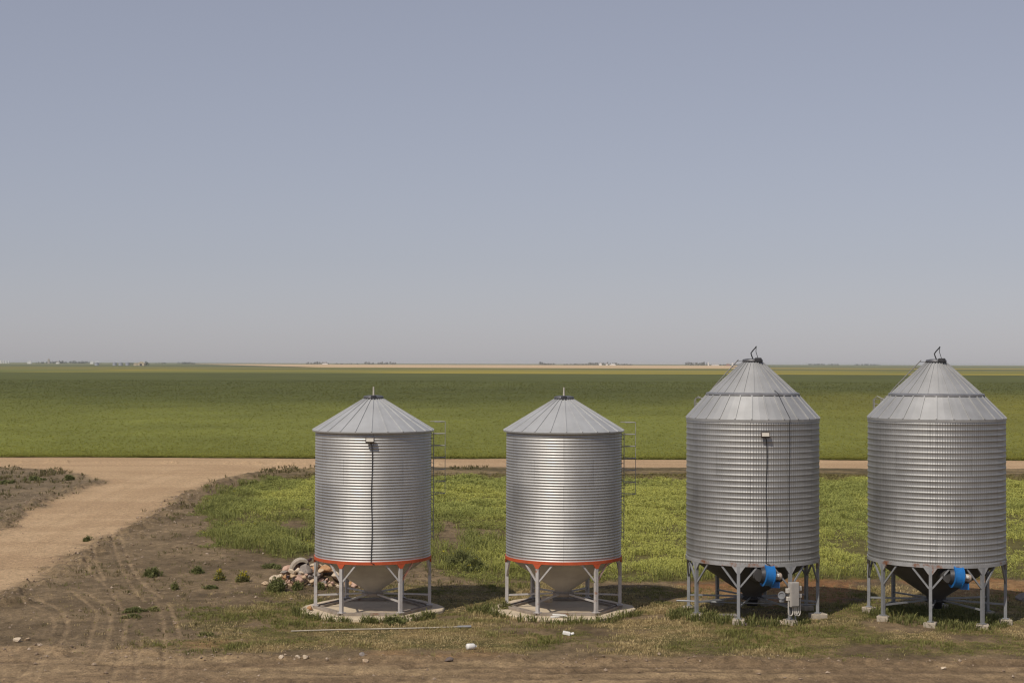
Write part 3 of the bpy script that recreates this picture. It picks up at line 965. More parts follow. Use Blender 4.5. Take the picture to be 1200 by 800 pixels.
def floodlight(root, th, Rw, z, cable_to, cable_top=None):
    fl = MB().box((0, 0, 0), (0.32, 0.10, 0.20), None, 0.02).build('floodlight', M['bronze'], root)
    fl.location = pol(Rw + 0.16, th, z); fl.rotation_euler = (R(-18), 0, th)
    MB().box((0, -0.056, -0.005), (0.26, 0.012, 0.13), None, 0.004).build('lens', M['lens'], fl)
    MB().box((0, 0.085, 0.06), (0.10, 0.10, 0.05)).build('bracket', M['bronze'], fl)
    th2 = th + 0.03
    pts = [pol(Rw + 0.10, th, z - 0.06), pol(Rw + 0.035, th2, z - 0.2)]
    k = 10
    for i in range(1, k + 1):
        t = i / k
        pts.append(pol(Rw + 0.03, th2 + 0.008 * math.sin(t * 11), z - 0.2 + (cable_to - z + 0.2) * t))
    pts.append(pol(Rw + 0.06, th2 + 0.05, cable_to - 0.06))
    MB().tube(pts, 0.014, 6).build('cable', M['black'], root)


def roof_cone(root, rings, nrib, mat, phase, lip, rib_w=0.035, rib_h=0.03):
    m = MB()
    (r0, z0) = rings[0]
    prof = [(r0 - 0.012, z0 - lip), (r0, z0)] + rings[1:]
    m.lathe(prof, nrib * 2, phase=phase, smooth=False)
    for i in range(nrib):
        th = phase + 2 * PI * i / nrib
        for (ra, za), (rb, zb) in zip(rings[:-1], rings[1:]):
            sl = Vector((rb - ra, zb - za)); nrm = Vector((-sl.y, sl.x)).normalized()
            nv = Vector((math.sin(th) * abs(nrm.x), -math.cos(th) * abs(nrm.x), abs(nrm.y)))
            a = pol(ra - 0.01, th, za) + nv * 0.002; b = pol(rb + 0.0, th, zb) + nv * 0.002
            m.beam(a, b, rib_w, rib_h * 2, tuple(nv))
    return m.build('roof', mat, root)


def ladder(root, th, Rw, z0, z1, cage=None):
    tan = Vector((math.cos(th), math.sin(th), 0))
    ld = MB()
    for s in (-1, 1):
        ld.tube([pol(Rw + 0.13, th, z0) + tan * s * 0.2, pol(Rw + 0.13, th, z1) + tan * s * 0.2], 0.016, 6)
    z = z0 + 0.1
    while z < z1:
        ld.tube([pol(Rw + 0.13, th, z) - tan * 0.2, pol(Rw + 0.13, th, z) + tan * 0.2], 0.012, 5)
        z += 0.305
    z = z0 + 0.3
    while z < z1:
        for s in (-1, 1):
            ld.tube([pol(Rw - 0.02, th, z) + tan * s * 0.2, pol(Rw + 0.13, th, z) + tan * s * 0.2], 0.014, 5)
        z += 1.2
    l = ld.build('ladder', M['ladder'], root)
    if cage:
        c0, c1, nh = cage
        cg = MB()
        hoops = []
        for i in range(nh):
            z = c0 + (c1 - c0) * i / (nh - 1)
            pts = []
            for k in range(9):
                q = PI * k / 8
                pts.append(pol(Rw + 0.13 + 0.50 * math.sin(q), th, z) + tan * (-0.32 * math.cos(q)))
            cg.tube(pts, 0.013, 5)
            hoops.append(pts)
        for k in (4,):
            cg.tube([hoops[0][k], hoops[-1][k]], 0.012, 5)
        cg.build('safety_cage', M['ladder'], l)


def small_bin(b, thetas, label, light, phase):
    root = thing('grain_bin', label, 'grain bin', (b['x'], b['y'], 0), b['rz'], 'hopper bottom grain bins in a row')
    Rw = 2.134; zb = 2.06; ze = 6.70
    wall_mesh(root, Rw, zb, ze, 0.1016, 0.011, 144, 8, M['corr'])
    roof_cone(root, [(2.25, 6.70), (0.37, 7.83)], 24, M['roof'], phase, 0.05)
    hatch_ring(root, 7.93, 0.35, 0.36, 'post')
    # ring with gussets at the legs
    m = MB()
    m.lathe([(Rw - 0.02, 2.075), (Rw + 0.035, 2.075), (Rw + 0.035, 1.965), (Rw - 0.02, 1.965)], 120, smooth=False)
    for th in thetas:
        w = 0.17
        tri = []
        for (dt, z) in ((-w, 1.975), (w, 1.975), (0.05, 1.80), (-0.05, 1.80)):
            for r in (Rw - 0.02, Rw + 0.037):
                tri.append(pol(r, th + dt / Rw, z))
        m.add(tri, [(0, 2, 4, 6), (1, 7, 5, 3), (0, 1, 3, 2), (2, 3, 5, 4), (4, 5, 7, 6), (6, 7, 1, 0)])
    m.build('base_ring', M['orange'], root)
    MB().lathe([(Rw - 0.03, 2.02), (0.33, 0.80), (0.30, 0.66)], 72).build('hopper_cone', M['cone'], root)
    MB().lathe([(0.30, 0.70), (0.40, 0.69), (0.40, 0.58), (0.26, 0.56), (0.0, 0.56)], 32).build('hopper_gate', M['rusty'], root)
    br = [M['legpaint'], M['legpaint'], M['legpaint'], M['orangebrace'], M['legpaint']]
    add_legs(root, Rw - 0.03, thetas, [0.215] * 6, 1.97, 0.118, M['legpaint'], br, 1.34, 0.27, Rw - 0.05, 1.96, 0.60, 0.30)
    # hexagonal skid, two beams to each side
    for i, th in enumerate(thetas):
        t2 = thetas[(i + 1) % 6]
        for r, hh, k in ((2.18, 0.09, 0.09), (1.93, 0.08, 0.08)):
            a = pol(r, th, 0.125 + hh / 2); c = pol(r, t2, 0.125 + hh / 2)
            d = (c - a).normalized() * (k * 0.5)
            MB().beam(a + d * 0.6, c - d * 0.6, k, hh).build('skid_beam', M['rusty'], root)
    if light is not None:
        floodlight(root, R(light), Rw, 6.42, 2.05)
    ladder(root, R(103), Rw, 2.6, 6.6, (4.30, 6.98, 7))
    # pad
    g = random.Random(int(b['px']))
    pts = []
    for k in range(24):
        th = 2 * PI * k / 24
        r = 2.62 * (1 - 0.035 * math.cos(6 * (th - thetas[0]) + PI)) + g.uniform(-0.05, 0.05)
        pts.append((r, th))
    m = MB()
    top = [pol(r - 0.03, th, 0.12) for r, th in pts]; t2 = [pol(r, th, 0.09) for r, th in pts]; bot = [pol(r + 0.04, th, -0.25) for r, th in pts]
    n = 24
    vs = top + t2 + bot
    fs = [tuple(range(n))]
    for l in (0, 1):
        for k in range(n):
            fs.append((l * n + k, (l + 1) * n + k, (l + 1) * n + (k + 1) % n, l * n + (k + 1) % n))
    m.add(vs, fs)
    p = m.build('concrete_pad', M['concrete'])
    p.location = (b['x'], b['y'], 0); p.rotation_euler = (0, 0, b['rz'])
    return root, p


_, p1 = small_bin(BINS[0], [R(-32 + 60 * i) for i in range(6)], 'corrugated steel grain bin with orange ring and a floodlight cable down its front', -3, R(-1.8))
tag(p1, 'round concrete pad under the orange ringed bin beside the stone heap', 'concrete pad', 'concrete pads under bins')
_, p2 = small_bin(BINS[1], [R(-26 + 60 * i) for i in range(6)], 'corrugated steel grain bin with orange ring and no cable, second from left', None, R(2.4))
tag(p2, 'round concrete pad with broken white scrap on its front edge', 'concrete pad', 'concrete pads under bins')


def big_bin(b, th0, Rw, label, light, kz, has_box, dz, phase, ladder_th, fan_th):
    root = thing('grain_bin', label, 'grain bin', (b['x'], b['y'], 0), b['rz'], 'hopper bottom grain bins in a row')
    zb = 2.16 + dz; ze = 7.20 + dz
    thetas = [R(th0 + 45 * i) for i in range(8)]
    wall_mesh(root, Rw, zb, ze, 0.2, 0.017, 144, 14, M['corr_wide'], 0.5)
    roof_cone(root, [(Rw + 0.035, ze + 0.02), (1.62, 8.10)], 26, M['roof2'], phase, 0.10, 0.045, 0.035)
    up = MB()
    rf = roof_cone(root, [(1.62, 8.10), (0.38, 9.22)], 26, M['roof2'], phase + R(2.5), 0.0, 0.04, 0.03)
    rf.name = 'upper_roof'
    MB().lathe([(1.60, 8.06), (1.70, 8.06), (1.70, 8.12), (1.60, 8.15)], 96, smooth=False).build('roof_flange', M['rib'], root)
    hatch_ring(root, 9.33, 0.35, 0.5, 'handle')
    m = MB()
    m.lathe([(Rw - 0.03, zb + 0.02), (Rw + 0.03, zb + 0.02), (Rw + 0.03, zb - 0.10), (Rw - 0.03, zb - 0.10)], 128, smooth=False)
    for th in thetas:
        vs = []
        for (dt, z) in ((-0.24, zb - 0.095), (0.24, zb - 0.095), (0.065, zb - 0.34), (-0.065, zb - 0.34)):
            for r in (Rw - 0.03, Rw + 0.033):
                vs.append(pol(r, th + dt / Rw, z))
        m.add(vs, [(0, 2, 4, 6), (1, 7, 5, 3), (0, 1, 3, 2), (2, 3, 5, 4), (4, 5, 7, 6), (6, 7, 1, 0)])
    m.build('base_ring', M['ringsteel'], root)
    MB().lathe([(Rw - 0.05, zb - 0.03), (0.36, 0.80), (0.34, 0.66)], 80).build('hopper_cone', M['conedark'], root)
    MB().lathe([(0.34, 0.70), (0.42, 0.69), (0.42, 0.60), (0.20, 0.58), (0.20, 0.36), (0.0, 0.36)], 32).build('hopper_gate', M['darkmetal'], root)
    feet = []
    for th in thetas:
        w = Matrix.Rotation(b['rz'], 3, 'Z') @ pol(Rw - 0.03, th, 0)
        gzv = gz_at(b['x'] + w.x, b['y'] + w.y)
        feet.append(gzv + 0.19)
    add_legs(root, Rw - 0.02, thetas, feet, zb - 0.10, 0.108, M['steel'], M['steel'], zb - 0.82, 0.265, Rw - 0.03, zb - 0.12, 0.62, 0.36)
    # aeration fan on the hopper
    fan = bpy.data.objects.new('aeration_fan', None); fan.empty_display_size = 0.2
    ax = Vector((0.93, 0.34, -0.10)).normalized()
    rot = ax.to_track_quat('Z', 'Y').to_matrix()
    c = pol(2.32, R(fan_th), 1.76 + dz)
    f = MB()
    f.lathe([(0.30, -0.17), (0.39, -0.17), (0.39, -0.13), (0.365, -0.12), (0.365, 0.12), (0.39, 0.13), (0.39, 0.17), (0.12, 0.17)], 40, c, rot, smooth=False)
    fan = f.build('aeration_fan', M['blue'], root)
    MB().tube([c - ax * 0.26, c - ax * 0.34 + Vector((-0.02, 0.22, -0.02)), c - ax * 0.36 + Vector((-0.06, 0.80, -0.08))], [0.24, 0.25, 0.27], 24).build('transition', M['conedark'], fan)
    MB().lathe([(0.30, -0.16), (0.27, -0.24), (0.25, -0.30)], 32, c, rot).build('duct', M['darkmetal'], fan)
    MB().lathe([(0.29, -0.185), (0.0, -0.10)], 32, c, rot).build('impeller', M['darkmetal'], fan)
    mo = MB()
    mo.lathe([(0.0, 0.52), (0.10, 0.52), (0.135, 0.47), (0.135, 0.24), (0.09, 0.21)], 20, c, rot)
    mo.build('motor', M['motor'], fan)
    w = MB(); w.box(c + ax * 0.36 + Vector((0, -0.13, 0.05)), (0.16, 0.10, 0.13), rot, 0.015)
    w.build('motor_terminal_box', M['white'], fan)
    bk = MB(); bk.box(c + ax * 0.30 + Vector((0.0, 0, -0.30)), (0.30, 0.26, 0.20), None, 0.0)
    bk.build('motor_bracket', M['blue'], fan)
    if light is not None:
        floodlight(root, R(light), Rw, 6.70, 2.20)
        pts = [pol(1.50, R(31), 8.24), pol(1.74, R(31), 8.14), pol(2.10, R(31.5), 7.70), pol(Rw + 0.07, R(32), 7.27)] + [pol(Rw + 0.03, R(32 + 0.3 * math.sin(i)), 7.1 - i * 0.48) for i in range(11)]
        MB().tube(pts, 0.010, 6).build('cable', M['black'], root)
    # ladder at the back left with a roof ladder and rails
    th = R(ladder_th)
    tan = Vector((math.cos(th), math.sin(th), 0))
    ladder(root, th, Rw, 2.6, 7.9)
    rl = MB()
    for s in (-1, 1):
        rl.tube([pol(Rw + 0.08, th, ze + 0.22) + tan * s * 0.2, pol(1.66, th, 8.32) + tan * s * 0.2, pol(0.5, th, 9.34) + tan * s * 0.2], 0.018, 6)
    for i in range(9):
        t = i / 8
        a = pol(Rw - t * (Rw - 0.55), th, ze + 0.28 + (9.28 - ze - 0.28) * t ** 0.97)
        rl.tube([a - tan * 0.2, a + tan * 0.2], 0.012, 5)
    rl.build('roof_ladder', M['ladder'], root)
    hr = MB()
    for s in (-1, 1):
        o = tan * s * 0.28
        hr.tube([pol(Rw + 0.13, th, ze - 0.1) + o, pol(Rw + 0.13, th, ze + 0.62) + o, pol(Rw - 0.05, th, ze + 0.75) + o, pol(Rw - 0.42, th, ze + 0.62) + o, pol(Rw - 0.45, th, ze + 0.45) + o], 0.016, 6)
    hr.build('handrail', M['ladder'], root)
    if has_box:
        th = thetas[1]
        rad = Vector((math.sin(th), -math.cos(th), 0)); tn = Vector((math.cos(th), math.sin(th), 0))
        c = pol(Rw + 0.17, th, 1.10) + tn * 0.02
        rm = Matrix.Rotation(th, 3, 'Z')
        bx = MB().box(c, (0.36, 0.19, 0.86), rm, 0.015).build('electrical_box', M['boxgrey'], root)
        MB().box(c + rad * 0.105, (0.30, 0.02, 0.78), rm, 0.006).build('box_door', M['boxgrey'], bx)
        for (du, dzz, su, sz) in ((0.25, 0.20, 0.13, 0.16), (0.26, -0.06, 0.12, 0.14), (-0.24, 0.14, 0.12, 0.16), (-0.23, -0.14, 0.12, 0.14)):
            MB().box(c + tn * du + Vector((0, 0, dzz)) - rad * 0.02, (su, 0.12, sz), rm, 0.012).build('fitting', M['conduit'], bx)
        mt = c - tn * 0.40 + Vector((0, 0, -0.02)) - rad * 0.15
        q_ = (rad * 0.8 - tn * 0.6).normalized().to_track_quat('Z', 'Y').to_matrix()
        mm = MB().lathe([(0.0, 0.07), (0.10, 0.07), (0.10, 0.10), (0.13, 0.10), (0.13, -0.10), (0.0, -0.10)], 20, mt, q_, smooth=False)
        mm.box(mt + Vector((0, 0, -0.17)), (0.16, 0.12, 0.16), rm, 0.012)
        mm.build('meter', M['steel'], bx)
        for (u0, u1, zt, dep) in ((-0.23, -0.04, -0.2, -0.74), (0.27, 0.10, -0.12, -0.76), (0.20, 0.05, -0.45, -0.70), (0.13, 0.02, -0.45, -0.74)):
            pts = [c + tn * u0 + Vector((0, 0, zt)) + rad * 0.01]
            for k in range(8):
                q = PI * k / 7
                mid = (u0 + u1) / 2; hw = (u0 - u1) / 2
                pts.append(c + tn * (mid + hw * math.cos(q)) + Vector((0, 0, dep + 0.12 - 0.12 * math.sin(q))) + rad * 0.01)
            pts.append(c + tn * u1 + Vector((0, 0, -0.42)) + rad * 0.01)
            MB().tube(pts, 0.021, 7).build('conduit', M['conduit'], bx)
        w = Matrix.Rotation(b['rz'], 3, 'Z') @ (pol(Rw + 0.06, th, 0) + tn * 0.17)
        MB().beam(pol(Rw + 0.06, th, gz_at(b['x'] + w.x, b['y'] + w.y) + 0.02) + tn * 0.17, pol(Rw + 0.06, th, 0.75) + tn * 0.17, 0.06, 0.06).build('box_post', M['steel'], root)
    return thetas, feet


def footing(bin_, th, Rl, top, size, label, seed):
    g = random.Random(seed)
    w = Matrix.Rotation(bin_['rz'], 3, 'Z') @ pol(Rl, th, 0)
    m = MB()
    m.box((0, 0, 0), (size[0], size[1], 0.42), None, 0.025)
    m.v = [(x + g.uniform(-.018, .018), y + g.uniform(-.018, .018), z + g.uniform(-.01, 0.0)) for x, y, z in m.v]
    o = m.build('footing_block', M['block'])
    o.location = (bin_['x'] + w.x, bin_['y'] + w.y, top - 0.213)
    o.rotation_euler = (0, 0, bin_['rz'] + th * 0.25 + g.uniform(-0.2, 0.2))
    tag(o, label, 'footing block', 'concrete blocks under the bin legs')


th3, ft3 = big_bin(BINS[2], -11.5, 2.40, 'tall ribbed steel grain bin with a floodlight and a grey electrical box on its leg', 10, 0.08, True, 0.0, R(-0.7), -128, 13.0)
th4, ft4 = big_bin(BINS[3], -4.5, 2.42, 'tall ribbed steel grain bin without cables, rightmost of the row', None, 0.14, False, 0.04, R(0.3), -124, 17.0)
names3 = ['front', 'electrical box', 'right hand', 'back right', 'rearmost', 'back left', 'far left', 'near left']
for i, th in enumerate(th3):
    footing(BINS[2], th, 2.38, ft3[i], (0.44, 0.40) if i != 2 else (0.58, 0.42), 'pale concrete block under the %s leg of the bin with the electrical box' % names3[i], 30 + i)
names4 = ['front', 'near right', 'right hand', 'back right', 'rearmost', 'back left', 'far left', 'near left']
for i, th in enumerate(th4):
    footing(BINS[3], th, 2.40, ft4[i], (0.42, 0.40), 'pale concrete block under the %s leg of the rightmost bin' % names4[i], 50 + i)

# ------------------------------------------------------------------ stones
def rock_mesh(name, seed, sub=3, squash=(1, 1, 1)):
    import bmesh
    g = random.Random(seed)
    bm = bmesh.new()
    bmesh.ops.create_icosphere(bm, subdivisions=sub, radius=1.0)
    planes = []
    for _ in range(14):
        n = Vector((g.gauss(0, 1), g.gauss(0, 1), g.gauss(0, 1))).normalized()
        planes.append((n, g.uniform(0.48, 0.86)))
    for v in bm.verts:
        for n, d in planes:
            k = v.co.dot(n)
            if k > d: v.co -= n * (k - d)
        v.co += v.co.normalized() * g.uniform(-0.025, 0.025)
        v.co = Vector((v.co.x * squash[0], v.co.y * squash[1], v.co.z * squash[2]))
    me = bpy.data.meshes.new(name)
    bm.to_mesh(me); bm.free()
    me.polygons.foreach_set('use_smooth', [False] * len(me.polygons))
    return me


ROCKS = [rock_mesh('stone', 900 + i, 3, (random.uniform(0.9, 1.25), random.uniform(0.8, 1.1), random.uniform(0.65, 0.95))) for i in range(9)]
RC = {'tan': ((0.56, 0.42, 0.28), (0.42, 0.30, 0.19)), 'pink': ((0.55, 0.37, 0.28), (0.44, 0.28, 0.21)), 'pale': ((0.64, 0.53, 0.40), (0.50, 0.40, 0.29)),
      'orange': ((0.50, 0.29, 0.14), (0.36, 0.19, 0.09)), 'grey': ((0.30, 0.26, 0.23), (0.2, 0.17, 0.15)), 'dark': ((0.16, 0.125, 0.11), (0.10, 0.075, 0.065))}
RM = {k: plain(k + ' fieldstone', a, b, 3.0, 0.9, 0, 0.5, c3=tuple(x * 0.6 for x in b), p3=(0.6, 0.72), s3=2.0) for k, (a, b) in RC.items()}


def stone(loc, r, kind, label, group=None, mesh=None, sq=1.0):
    me = mesh or random.choice(ROCKS)
    o = bpy.data.objects.new('stone', me)
    COL.objects.link(o)
    if not me.materials: me.materials.append(None)
    o.material_slots[0].link = 'OBJECT'; o.material_slots[0].material = RM[kind]
    o.location = loc; o.scale = (r, r, r * sq)
    o.rotation_euler = (random.uniform(-0.35, 0.35), random.uniform(-0.35, 0.35), random.uniform(0, 6.28))
    return tag(o, label, 'stone', group)


LABEL = {'tan': 'tan fieldstone in the heap behind the first orange ringed bin', 'pink': 'pinkish fieldstone in the heap behind the first orange ringed bin',
         'pale': 'pale fieldstone in the heap behind the first orange ringed bin', 'orange': 'orange brown fieldstone in the heap behind the first orange ringed bin',
         'grey': 'grey fieldstone in the heap behind the first orange ringed bin', 'dark': 'dark fieldstone in the heap behind the first orange ringed bin'}
placed = []
rg = random.Random(77)
hx, hy = HEAP


def drop(x, y, r):
    z = float(tilt(np.array([x]), np.array([y]))[0]) + r * 0.35
    for (a, b, c, q) in placed:
        d = math.hypot(a - x, b - y)
        s = (q + r) * 0.80
        if d < s: z = max(z, c + math.sqrt(s * s - d * d) * 0.80)
    return z


def settle(r, sx, sy, ox, tries=9):
    """the lowest of a few random resting places, so the heap packs"""
    best = None
    for _ in range(tries):
        x = hx + ox + max(-2.0, min(2.0, rg.gauss(0, 1))) * sx; y = hy + max(-2.0, min(2.0, rg.gauss(0, 1))) * sy
        z = drop(x, y, r)
        if best is None or z < best[2]: best = (x, y, z)
    return best


special = {30: (0.36, 'grey', 'large grey brown stone in the middle of the heap', 361), 45: (0.44, 'pale', 'large pale slab of stone at the right end of the heap, nearest the hopper', 401),
           60: (0.28, 'orange', 'rounded orange stone near the top of the heap beside the bin leg', 383), 20: (0.24, 'pink', 'rounded pink stone at the upper left of the heap', 337),
           75: (0.24, 'pale', 'pale stone crowning the heap behind the bin leg', 372)}
kinds = ['tan'] * 6 + ['pink'] * 6 + ['pale'] * 5 + ['orange'] * 2 + ['grey'] * 2 + ['dark'] * 1
for i in range(210):
    lay = i / 210
    if i in special:
        r_, k_, l_, px = special[i]
        x_ = atd(px, 66.0).x; y_ = hy - 0.35 - (0.35 if px > 395 else 0); z_ = drop(x_, y_, r_)
        placed.append((x_, y_, z_, r_)); stone((x_, y_, z_), r_, k_, l_); continue
    r_ = rg.uniform(0.08, 0.17) if rg.random() < 0.78 else rg.uniform(0.17, 0.25)
    x_, y_, z_ = settle(r_, 1.12 - 0.35 * lay, 0.72 - 0.30 * lay, 0.22 + 0.15 * lay)
    if z_ > 1.15: continue
    placed.append((x_, y_, z_, r_))
    k_ = rg.choice(kinds)
    stone((x_, y_, z_), r_, k_, LABEL[k_], 'stones heaped behind the first bin')
for (px, py, r_, k_, l_) in ((310, 683, 0.17, 'tan', 'tan stone lying apart at the far left end of the heap'), (318, 681, 0.11, 'pale', 'small pale stone second from the far left end of the heap'),
                             (319, 678.5, 0.09, 'pale', 'smallest pale stone at the left end of the heap'),
                             (363.5, 717, 0.14, 'orange', 'small orange stone on the left corner of the first concrete pad'),
                             (641, 710, 0.30, 'pale', 'pointed pale grey stone on the second concrete pad under the hopper'),
                             (330, 770, 0.10, 'pale', 'pale stone at the track edge left of the flat pair'), (349, 768.5, 0.11, 'pale', 'flat pale stone at the track edge, left of a pair'), (358, 769, 0.13, 'pale', 'flat pale stone at the track edge, right of a pair'),
                             (428, 774, 0.13, 'tan', 'lone tan stone at the edge of the dirt track below the first bin'), (424, 770, 0.10, 'grey', 'small grey stone behind the lone tan stone on the track'),
                             (526, 773, 0.17, 'dark', 'lone dark stone on the dirt track left of the white scrap'),
                             (20, 750, 0.15, 'pale', 'white stone on bare soil at the far left'), (31, 748, 0.10, 'tan', 'small tan stone right of the white stone at far left'),
                             (1199, 702, 0.36, 'grey', 'grey boulder at the right edge of the yard'), (817, 726, 0.16, 'grey', 'grey stone beside the near left leg of the bin with the electrical box'),
                             (916, 730, 0.17, 'pale', 'pale stone left of the block under the electrical box'), (874, 731, 0.12, 'dark', 'dark stone right of the front leg of the bin with the electrical box'),
                             (1105, 782, 0.10, 'pale', 'small pale stone on the dirt track below the rightmost bin')):
    p = at(px, py, 0.05)
    z_ = gz_at(p.x, p.y) + r_ * 0.35
    if 'concrete pad' in l_: z_ = 0.12 + r_ * 0.62
    stone((p.x, p.y, z_), r_, k_, l_, sq=0.8)

# broken ring of concrete pipe and scrap on the heap
m = MB()
pts_o, pts_i = [], []
for k in range(13):
    q = R(60 + 130 * k / 12)
    pts_o.append((0.46 * math.cos(q), 0.52 * math.sin(q))); pts_i.append((0.37 * math.cos(q), 0.42 * math.sin(q)))
vs, fs = [], []
for k in range(13):
    for (x_, z_) in (pts_o[k], pts_i[k]):
        vs += [(x_, -0.28, z_), (x_, 0.28, z_)]
for k in range(12):
    a = 4 * k
    fs += [(a, a + 4, a + 5, a + 1), (a + 2, a + 3, a + 7, a + 6), (a, a + 2, a + 6, a + 4), (a + 1, a + 5, a + 7, a + 3)]
fs += [(0, 1, 3, 2), (48, 50, 51, 49)]
m.add(vs, fs)
o = m.build('pipe_fragment', M['block'])
p = atd(354, 66.6); o.location = (p.x, p.y, 0.42); o.rotation_euler = (0.05, 0.1, 0.25)
tag(o, 'curved fragment of a pale concrete pipe leaning on the back of the stone heap', 'pipe fragment')
m = MB(); m.box((0, 0, 0), (0.42, 0.36, 0.24), Matrix.Rotation(0.4, 3, 'Y'), 0.05); m.box((0.22, 0.02, 0.16), (0.26, 0.3, 0.12), Matrix.Rotation(-0.5, 3, 'Y'), 0.03)
o = m.build('scrap_metal', M['maroon']); p = atd(357, 66.9); o.location = (p.x, p.y, 0.66)
tag(o, 'dark maroon scrap lying on the stone heap beside the curved pipe fragment', 'scrap')

# ------------------------------------------------------------------ litter
a = at(341, 739, 0.06); c = at(536, 734, 0.06); e = at(552, 733.6, 0.06)
pr = thing('metal_pipe', 'long thin pale pipe lying on the turf in front of the first bin', 'pipe', (a.x, a.y, 0.06))
A = Vector(a)
mid = (Vector(c) - A)
MB().tube([(0, 0, 0.0)] + [mid * t + Vector((0, 0.05 * math.sin(t * 6), 0.0)) for t in (0.25, 0.5, 0.75, 1.0)], 0.024, 8).build('tube', M['pipe'], pr)
MB().tube([mid, Vector(e) - A], 0.045, 10).build('coupling', M['steel'], pr)
p = at(551, 758, 0.08)
m = MB(); m.lathe([(0.0, 0.16), (0.075, 0.15), (0.095, 0.11), (0.10, -0.10), (0.085, -0.13), (0.0, -0.13)], 14, (0, 0, 0.095), Matrix.Rotation(1.5, 3, 'Y')); m.tube([(0.155, 0, 0.10), (0.21, 0, 0.105)], 0.032, 10)
o = m.build('plastic_jug', M['white']); o.location = (p.x, p.y, gz_at(p.x, p.y) + 0.0); o.rotation_euler = (0, 0.1, 0.5)
tag(o, 'white plastic jug lying on the dry turf between the two padded bins', 'jug')
p = at(664, 742, 0.05)
m = MB(); m.box((0, 0, 0.06), (0.26, 0.2, 0.12), Matrix.Rotation(0.2, 3, 'Y'), 0.02); m.box((0.18, 0.03, 0.04), (0.16, 0.14, 0.07), Matrix.Rotation(-0.3, 3, 'Y'), 0.02)
o = m.build('plastic_scrap', M['white']); o.location = (p.x, p.y, gz_at(p.x, p.y)); tag(o, 'white crumpled plastic scrap on turf in front of the second pad', 'scrap')
b1 = BINS[1]
m = MB(); m.beam((-0.30, 0.0, 0.03), (0.28, 0.12, 0.05), 0.09, 0.045); m.beam((-0.22, 0.12, 0.10), (0.24, -0.05, 0.10), 0.08, 0.04)
o = m.build('broken_board', M['white']); o.location = (at(656, 728, 0.13).x, b1['y'] - 2.35, 0.125); tag(o, 'broken white boards on the front edge of the second concrete pad', 'boards')
p = at(853, 722, 0.1)
o = MB().box((0, 0, 0), (0.62, 0.22, 0.14), Matrix.Rotation(0.15, 3, 'X'), 0.01).build('plank', M['plank']); o.location = (p.x, p.y, gz_at(p.x, p.y) + 0.08)
tag(o, 'grey plank end lying under the bin with the electrical box', 'plank')
# auger tube under the third bin
b3 = BINS[2]
o = MB().tube([(-2.75, -0.25, 0.50), (-0.5, -0.45, 0.50), (2.3, -0.35, 0.50)], 0.03, 8).build('cross_rail', M['steel'], [q for q in bpy.data.objects if q.name.startswith('grain_bin')][2])

# ------------------------------------------------------------------ far farmyards
M['fargreen'] = plain('far tree foliage', (0.045, 0.055, 0.030), (0.025, 0.032, 0.02), 0.4, 0.9)
M['farwhite'] = plain('far white sheet metal', (0.75, 0.75, 0.74), None, 0.1, 0.6)
M['fartan'] = plain('far tan boards', (0.55, 0.46, 0.32), None, 0.1, 0.8)
M['farroof'] = plain('far shed roof', (0.42, 0.38, 0.34), None, 0.1, 0.7)
M['fardark'] = plain('far doorway shade', (0.03, 0.025, 0.025), None, 0.1, 0.8)
M['farbin'] = plain('far steel bin', (0.42, 0.43, 0.47), (0.36, 0.37, 0.41), 0.1, 0.5, 0.4)
M['farred'] = plain('far red shed', (0.25, 0.12, 0.10), None, 0.1, 0.8)


def tree_crown(m, c, r, h, g):
    n = 26
    for k in range(n):
        q = g.uniform(0, 2 * PI); t = g.uniform(0.12, 1.0)
        rr_ = r * math.sin(PI * min(1, 0.15 + 0.85 * t)) ** 0.6 * g.uniform(0.2, 1.0)
        p = Vector((c[0] + rr_ * math.cos(q), c[1] + rr_ * math.sin(q), c[2] + h * t))
        s = r * g.uniform(0.25, 0.5)
        vs = [p + Vector((g.uniform(-1, 1), g.uniform(-1, 1), g.uniform(-1, 1))) * s for _ in range(4)]
        m.add(vs, [(0, 1, 2), (0, 2, 3), (0, 3, 1), (1, 3, 2)])


def grove(px0, px1, dist, hmin, hmax, label, seed, gaps=0.15):
    g = random.Random(seed)
    m = MB()
    x0, x1 = atd(px0, dist).x, atd(px1, dist).x
    x = x0
    while x < x1:
        h = g.uniform(hmin, hmax)
        if g.random() > gaps:
            for _ in range(2):
                y_ = dist + g.uniform(0, 90)
                tree_crown(m, (x + g.uniform(-3, 3), y_, 0.0), h * 0.42, h, g)
        x += h * g.uniform(0.45, 0.8)
    o = m.build('shelterbelt', M['fargreen'])
    tag(o, label, 'shelterbelt', kind='stuff')


grove(357, 372, 6000, 5, 10, 'hazy shelterbelt at the left end of the long far farmyard', 1)
grove(372, 384, 6000, 5, 11, 'hazy dark trees near the white shed of the long far farmyard', 2)
grove(392, 420, 6000, 3, 6, 'low hazy bushes in the middle of the long far farmyard', 3, 0.4)
grove(424, 463, 6000, 5, 11, 'hazy shelterbelt at the right end of the long far farmyard', 4)
grove(633, 636.5, 6000, 10, 13, 'tall clump at the left end of the block shaped far grove', 5, 0)
grove(636, 651, 6000, 6, 8, 'block shaped hazy grove on the skyline left of the white sheds', 6, 0)
grove(662, 690, 6000, 4, 7, 'low hazy trees left of the white sheds on the skyline', 7)
grove(690, 726, 6000, 8, 12, 'dark trees behind the two white sheds on the skyline', 8, 0.05)
grove(724, 743, 6000, 4, 7, 'thinning trees right of the white sheds on the skyline', 9)
grove(806, 832, 6000, 9, 14, 'dense dark grove left of the white silo', 10, 0.0)
grove(835, 858, 6100, 3, 6, 'low trees between the white silos', 11)
grove(860, 880, 6100, 4, 8, 'low trees behind the peak of the third bin', 12)
